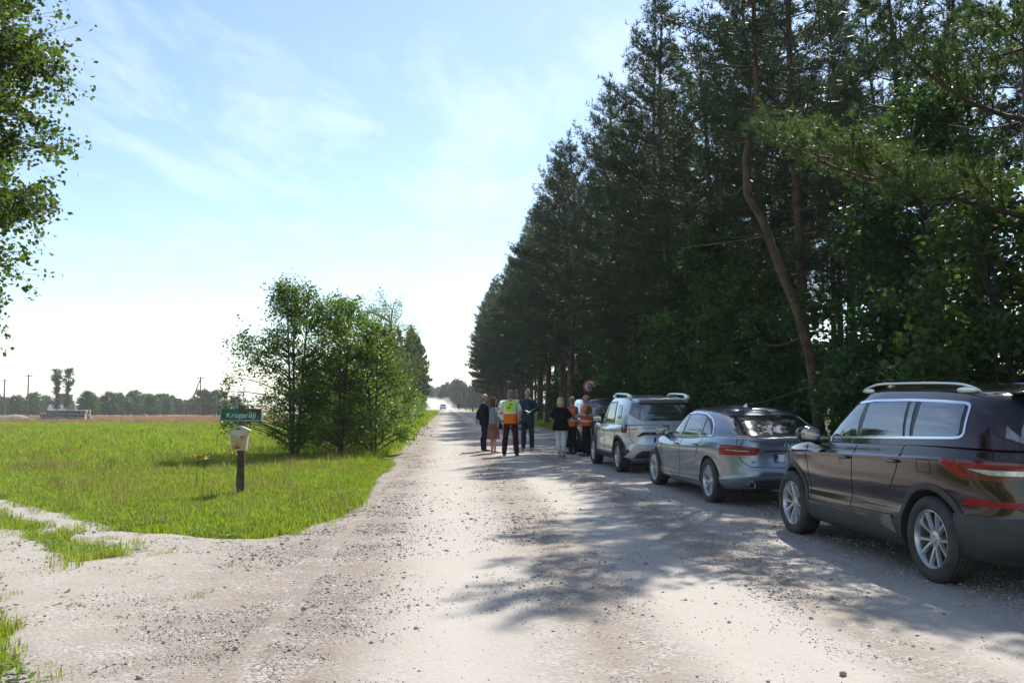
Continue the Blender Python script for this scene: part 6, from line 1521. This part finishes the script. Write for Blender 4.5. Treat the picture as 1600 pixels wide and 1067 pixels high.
mbx = MB(); V = [(-.122, -.155, .30), (.122, -.155, .30), (.142, -.155, .0), (-.142, -.155, .0)]
fr = [(-.115, -.19, .79), (.115, -.19, .79), (.145, -.19, 1.10), (0, -.19, 1.165), (-.145, -.19, 1.10)]; bkk = [(x, -.055, z) for x, _, z in fr]
mbx.add(fr + bkk, [(0, 1, 2, 3, 4), (9, 8, 7, 6, 5)] + [(i, 5 + i, 5 + (i + 1) % 5, (i + 1) % 5) for i in range(5)])
bx_ = mbx.build("mailbox", MBOX, post, fix=True)
for sg in (-1, 1):
    mb = MB(); mb.add([(0, -.215, 1.172), (0, -.05, 1.172), (sg * .17, -.05, 1.095), (sg * .17, -.215, 1.095), (0, -.215, 1.184), (0, -.05, 1.184), (sg * .172, -.05, 1.107), (sg * .172, -.215, 1.107)], [(0, 1, 2, 3), (4, 7, 6, 5), (0, 3, 7, 4), (1, 5, 6, 2), (2, 6, 7, 3), (0, 4, 5, 1)]); mb.build("mailbox_roof", MBOX, bx_, fix=True)
mb = MB(); mb.add([(-.10, -.197, .80), (.10, -.197, .80), (.113, -.197, 1.02), (-.113, -.197, 1.02), (-.10, -.188, .80), (.10, -.188, .80), (.113, -.188, 1.02), (-.113, -.188, 1.02)], [(0, 1, 2, 3), (0, 4, 5, 1), (1, 5, 6, 2), (2, 6, 7, 3), (3, 7, 4, 0)]); mb.build("mailbox_door", RUST, bx_, fix=True)
for z, w_ in ((1.125, .06), (.835, .07)): mb = MB(); mb.box((0, -.1985, z), (w_, .008, .018)); mb.build("mailbox_slot", DARKGAP, bx_)
mb = MB(); mb.lathe([(0, -.208), (.011, -.206), (.012, -.195)], 12, c=(0, 0, 1.0)); mb.build("mailbox_lock", CHROME, bx_)

# ---- round speed limit sign
sx_, sy_ = 3.86, 44.0
sg_ = empty("speed_limit_sign", on(sx_, sy_), R(-3)); tag(sg_, "round red and white speed limit sign reading 70 on a grey post", "road sign")
mb = MB(); mb.tube([(0, 0, -.1), (0, 0, 2.62)], .03, 10); mb.build("post", pbr("galvanised", (0.4, 0.41, 0.42), 0.4, metal=0.6), sg_, smooth=60)
mb = MB(); mb.lathe([(0, -.045), (.35, -.045), (.352, -.035), (0, -.034)], 48, c=(0, 0, 2.32)); dsk = mb.build("sign_disc", pbr("sign_red", (0.55, 0.03, 0.03), 0.35), sg_, smooth=30)
mb = MB(); mb.lathe([(0, -.049), (.262, -.049), (.262, -.044)], 48, c=(0, 0, 2.32)); mb.build("white_field", pbr("sign_white", (0.72, 0.72, 0.70), 0.35), dsk)
put("sign_number", text_mesh("70", .34, INKBLACK, .002, .95), dsk, (0, -.0525, 2.32), (R(90), 0, 0))

# ---- power poles and wires
POLE = pbr("pole_wood", (0.17, 0.14, 0.115), 0.9, noise=0.4, nscale=4)
def pole(px, d, h, label, brace=False, arm=True):
    x = far_at(px, d); z = float(gz(x, d)); e = empty("power_pole", (x, d, z)); tag(e, label, "pole", "power poles")
    mb = MB(); mb.tube([(0, 0, -.3), (0, 0, h)], [.17, .11], 8); mb.build("post", POLE, e, smooth=60)
    if arm: mb = MB(); mb.box((0, 0, h - .35), (1.5, .1, .1)); mb.build("crossarm", POLE, e)
    if brace: mb = MB(); mb.tube([(-3.0, 0, -.3), (-.05, 0, h - .5)], .11, 8); mb.build("brace_strut", POLE, e, smooth=60)
    return np.array([x, d, z + h - .3])
P0 = pole(-330, 150, 8.2, "power pole beyond the birch, on the field line"); P1 = pole(8, 178, 7.6, "thin power pole on the field line beside the birch twigs")
P2 = pole(45, 172, 8.3, "thicker power pole on the field line in front of the far trees"); P3 = pole(314, 180, 8.2, "power pole with a leaning brace strut out in the field", True)
P4 = pole(626, 92, 7.8, "power pole rising behind the alder clump by the road", arm=False); P5 = pole(637, 112, 5.6, "shorter pole in front of the dark conifer clump", arm=False)
for k, (px, d, h) in enumerate([(739, 172, 6.0), (728, 235, 7.0), (721, 300, 8.0)]): pole(px, d, h, ("power pole right of the road just past the end of the wood", "second pole past the end of the wood", "third and farthest pole past the end of the wood")[k], arm=False)
def wire(a, b, sag, label):
    t = np.linspace(0, 1, 17)[:, None]; P = a * (1 - t) + b * t; P[:, 2] -= sag * 4 * (t * (1 - t))[:, 0]
    mb = MB(); mb.tube(P, .018, 4); tag(mb.build("overhead_wire", BLACKTRIM), label, "wire", "overhead wires")
for off in (-.7, .7):
    o3 = np.array([off, 0, 0])
    wire(P1 + o3, P2 + o3, .3, "overhead wire between the two poles near the birch"); wire(P2 + o3, P3 + o3, 1.0, "overhead wire sagging over the far trees to the braced pole"); wire(P3 + o3, P4 + np.array([0, 0, off * .3]), .8, "overhead wire from the braced pole to the pole behind the alders")

# ---- log pile at the edge of the crop, an earth mound beside it
LOGW = pbr("log_bark", (0.36, 0.33, 0.29), 0.9, noise=1, col2=(0.20, 0.175, 0.15), nscale=6, bump=.5); LOGE = pbr("log_end", (0.55, 0.47, 0.36), 0.8)
rgl = np.random.default_rng(21)
for lay in range(4):
    for k in range(6 - lay):
        y = 79 + .34 * k + .17 * lay; L = 4.0 + .9 * rgl.random() - .3 * lay; xc = -39.8 + .5 * (rgl.random() - .5); r = .15 + .03 * rgl.random()
        z = float(gz(xc, y)) + .12 + lay * .285
        mb = MB(); t = np.linspace(-L / 2, L / 2, 6); mb.tube(np.stack([t, .03 * np.sin(t + k), .02 * np.cos(2 * t + k)], 1), np.linspace(r, r * .85, 6), 10, cap=False)
        for q, e in ((t[0], -1), (t[-1], 1)): mb.lathe([(0, q + .002 * e), (r * (1 if e < 0 else .85), q)], 10, axis='x', c=(0, .03 * math.sin(q + k), .02 * math.cos(2 * q + k)), mi=1)
        o = mb.build("log", [LOGW, LOGE], None, smooth=50); o.location = (xc, y, z); o.rotation_euler = (0, 0, .06 * (rgl.random() - .5)); tag(o, "pale log in the stacked pile between meadow and crop", "log", "logs of the pile")
V = []; n = 20
for i in range(8):
    r = 1 - i / 7
    for j in range(n): a = 6.283 * j / n; V.append((2.6 * r * math.cos(a) * (1 + .2 * math.sin(3 * a + i)), 1.5 * r * math.sin(a), .75 * (1 - r ** 1.7) + .05 * math.sin(5 * a + 2 * i) - .05))
mb = MB(); mb.add(V, [(i * n + j, i * n + (j + 1) % n, (i + 1) * n + (j + 1) % n, (i + 1) * n + j) for i in range(7) for j in range(n)]); mo = mb.build("earth_mound", pbr("mound_earth", (0.30, 0.25, 0.19), .95, noise=.5, nscale=2, bump=.6), smooth=180); mo.location = (-43.8, 78.5, float(gz(-43.8, 78.5))); tag(mo, "low mound of bare earth beside the log pile", "mound")
WS = [weed_clump("weed_clump", 60, .5, 1.0, .22, 90 + k, G_WEED) for k in range(3)]
rgw = np.random.default_rng(31); pts = np.stack([-45 + 6 * rgw.random(26), 76.2 + 1.2 * rgw.random(26), np.zeros(26)], 1); pts[:, 2] = gz(pts[:, 0], pts[:, 1])
scatter("tall_weeds", pts, .35 + .35 * rgw.random(26), WS, 33, "tall green weeds growing in front of the log pile", "weeds")

# ---- far white house among the trees
hx, hy = far_at(93, 345), 345.0; hz_ = float(gz(hx, hy)); hs = empty("farm_house", (hx, hy, hz_), R(12)); hs.scale = (.75, .75, .75); tag(hs, "small white house with grey roof half hidden in the far trees", "house")
mb = MB(); mb.add([(-4, -3, -.3), (4, -3, -.3), (4, 3, -.3), (-4, 3, -.3), (-4, -3, 3), (4, -3, 3), (4, 3, 3), (-4, 3, 3), (-4, 0, 5.4), (4, 0, 5.4)], [(0, 1, 5, 4), (2, 3, 7, 6), (1, 2, 6, 9, 5), (3, 0, 4, 8, 7)]); wl = mb.build("wall", pbr("render_white", (0.72, 0.72, 0.70), .8), hs, fix=True)
mb = MB(); 
for s_ in (-1, 1): mb.add([(-4.4, s_ * 3.5, 2.7), (4.4, s_ * 3.5, 2.7), (4.4, 0, 5.55), (-4.4, 0, 5.55), (-4.4, s_ * 3.5, 2.55), (4.4, s_ * 3.5, 2.55), (4.4, 0, 5.42), (-4.4, 0, 5.42)], [(0, 1, 2, 3), (4, 7, 6, 5), (0, 4, 5, 1), (0, 3, 7, 4), (1, 5, 6, 2)])
rf = mb.build("roof", pbr("roof_grey", (0.24, 0.25, 0.27), .7), hs, fix=True); mb = MB(); mb.box((1, .3, 5.9), (.7, .7, 1.4)); mb.build("chimney", pbr("brick_red", (.3, .13, .09), .9), rf)
for x in (-2.4, 2.4): mb = MB(); mb.box((x, -3.02, 1.6), (1.2, .08, 1.3)); w_ = mb.build("window", GLASS, hs); mb = MB(); mb.box((x, -3.05, .9), (1.4, .14, .08)); mb.build("sill", MATS["render_white"], w_)
mb = MB(); mb.box((0, -3.03, 1.05), (1.3, .08, 2.1)); mb.build("door", pbr("door_blue", (.08, .2, .55), .5), hs)

# ---- yellow ragwort by the post
RAG = pbr("ragwort_yellow", (0.75, 0.50, 0.03), .6)
for i, (x, y) in enumerate([(-5.15, 14.9), (-5.4, 15.3), (-4.75, 15.4)]):
    e = empty("ragwort_plant", on(x, y)); tag(e, "yellow flowering ragwort standing in the grass by the signpost", "wildflower", "ragwort by the signpost"); rgq = np.random.default_rng(600 + i)
    st = MB(); st.tube([(0, 0, -.05), (.02, 0, .3), (.03, .01, .6)], [.006, .005, .004], 5)
    for k in range(5): a = rgq.random() * 6.28; st.tube([(.025, .005, .42 + .03 * k), (.025 + .09 * math.cos(a), .09 * math.sin(a), .58 + .02 * k)], .003, 4)
    st.build("stem", pbr("stem_green", (.08, .13, .03), .7), e)
    n = 16; P = np.stack([.03 + .10 * rgq.normal(size=n) * .7, .10 * rgq.normal(size=n) * .7, .60 + .09 * rgq.random(n)], 1); V, F = leaf_quads(P, .032, rgq, 0, .9); fo = link(bpy.data.objects.new("flower_head", mesh_np("flower_head", V, F, RAG)), e); tag(fo, kind="stuff")

# ---- dust thrown up by the car, and the summer haze
def dust():
    b = bmesh.new(); bmesh.ops.create_icosphere(b, subdivisions=3, radius=1)
    for v in b.verts:
        k = 1 + .3 * math.sin(4 * v.co.x + 2) * math.cos(3 * v.co.y + 5 * v.co.z); v.co = Vector((v.co.x * 8 * k, v.co.y * 9 * k, max(v.co.z, -.25) * 3.6 * k))
    me = bpy.data.meshes.new("dust_cloud"); b.to_mesh(me); b.free()
    m = bpy.data.materials.new("dust_air"); m.use_nodes = True; nt = m.node_tree; nt.nodes.remove(nt.nodes["Principled BSDF"])
    pv = nt.nodes.new("ShaderNodeVolumePrincipled"); pv.inputs["Color"].default_value = (.97, .96, .94, 1); pv.inputs["Anisotropy"].default_value = 0.35
    t = nt.nodes.new("ShaderNodeTexCoord"); n = nt.nodes.new("ShaderNodeTexNoise"); n.inputs["Scale"].default_value = .33; n.inputs["Detail"].default_value = 5; nt.links.new(t.outputs["Object"], n.inputs["Vector"])
    ln = nt.nodes.new("ShaderNodeVectorMath"); ln.operation = 'MULTIPLY'; ln.inputs[1].default_value = (1 / 8, 1 / 9, 1 / 3.6); nt.links.new(t.outputs["Object"], ln.inputs[0]); le = nt.nodes.new("ShaderNodeVectorMath"); le.operation = 'LENGTH'; nt.links.new(ln.outputs[0], le.inputs[0])
    r = nt.nodes.new("ShaderNodeMapRange"); r.inputs["From Min"].default_value = 1.28; r.inputs["From Max"].default_value = .55; r.inputs["To Max"].default_value = 0.8; ad = nt.nodes.new("ShaderNodeMath"); ad.operation = 'MULTIPLY_ADD'; ad.inputs[1].default_value = 1.1; nt.links.new(n.outputs["Fac"], ad.inputs[0]); nt.links.new(le.outputs["Value"], ad.inputs[2]); nt.links.new(ad.outputs[0], r.inputs["Value"])
    mu = nt.nodes.new("ShaderNodeMath"); mu.operation = 'MULTIPLY'; nt.links.new(r.outputs[0], mu.inputs[0]); nt.links.new(n.outputs["Fac"], mu.inputs[1]); nt.links.new(r.outputs[0], pv.inputs["Density"])
    nt.links.new(pv.outputs[0], nt.nodes["Material Output"].inputs["Volume"]); me.materials.append(m)
    o = link(bpy.data.objects.new("dust_cloud", me)); o.location = (-22.3, 258, float(gz(-22.3, 258)) + .95); tag(o, "white cloud of dust behind the car at the end of the road", "dust", kind="stuff")
dust()
HAZE = 0.00022
def haze():
    m = bpy.data.materials.new("summer_haze"); m.use_nodes = True; nt = m.node_tree; nt.nodes.remove(nt.nodes["Principled BSDF"])
    pv = nt.nodes.new("ShaderNodeVolumePrincipled"); pv.inputs["Color"].default_value = (.86, .93, 1, 1); pv.inputs["Density"].default_value = HAZE; pv.inputs["Anisotropy"].default_value = 0.3
    nt.links.new(pv.outputs[0], nt.nodes["Material Output"].inputs["Volume"])
    mb = MB(); mb.box((0, 2050, 8.5), (6000, 5000, 50)); o = mb.build("haze", m); tag(o, kind="stuff")
if HAZE: haze()
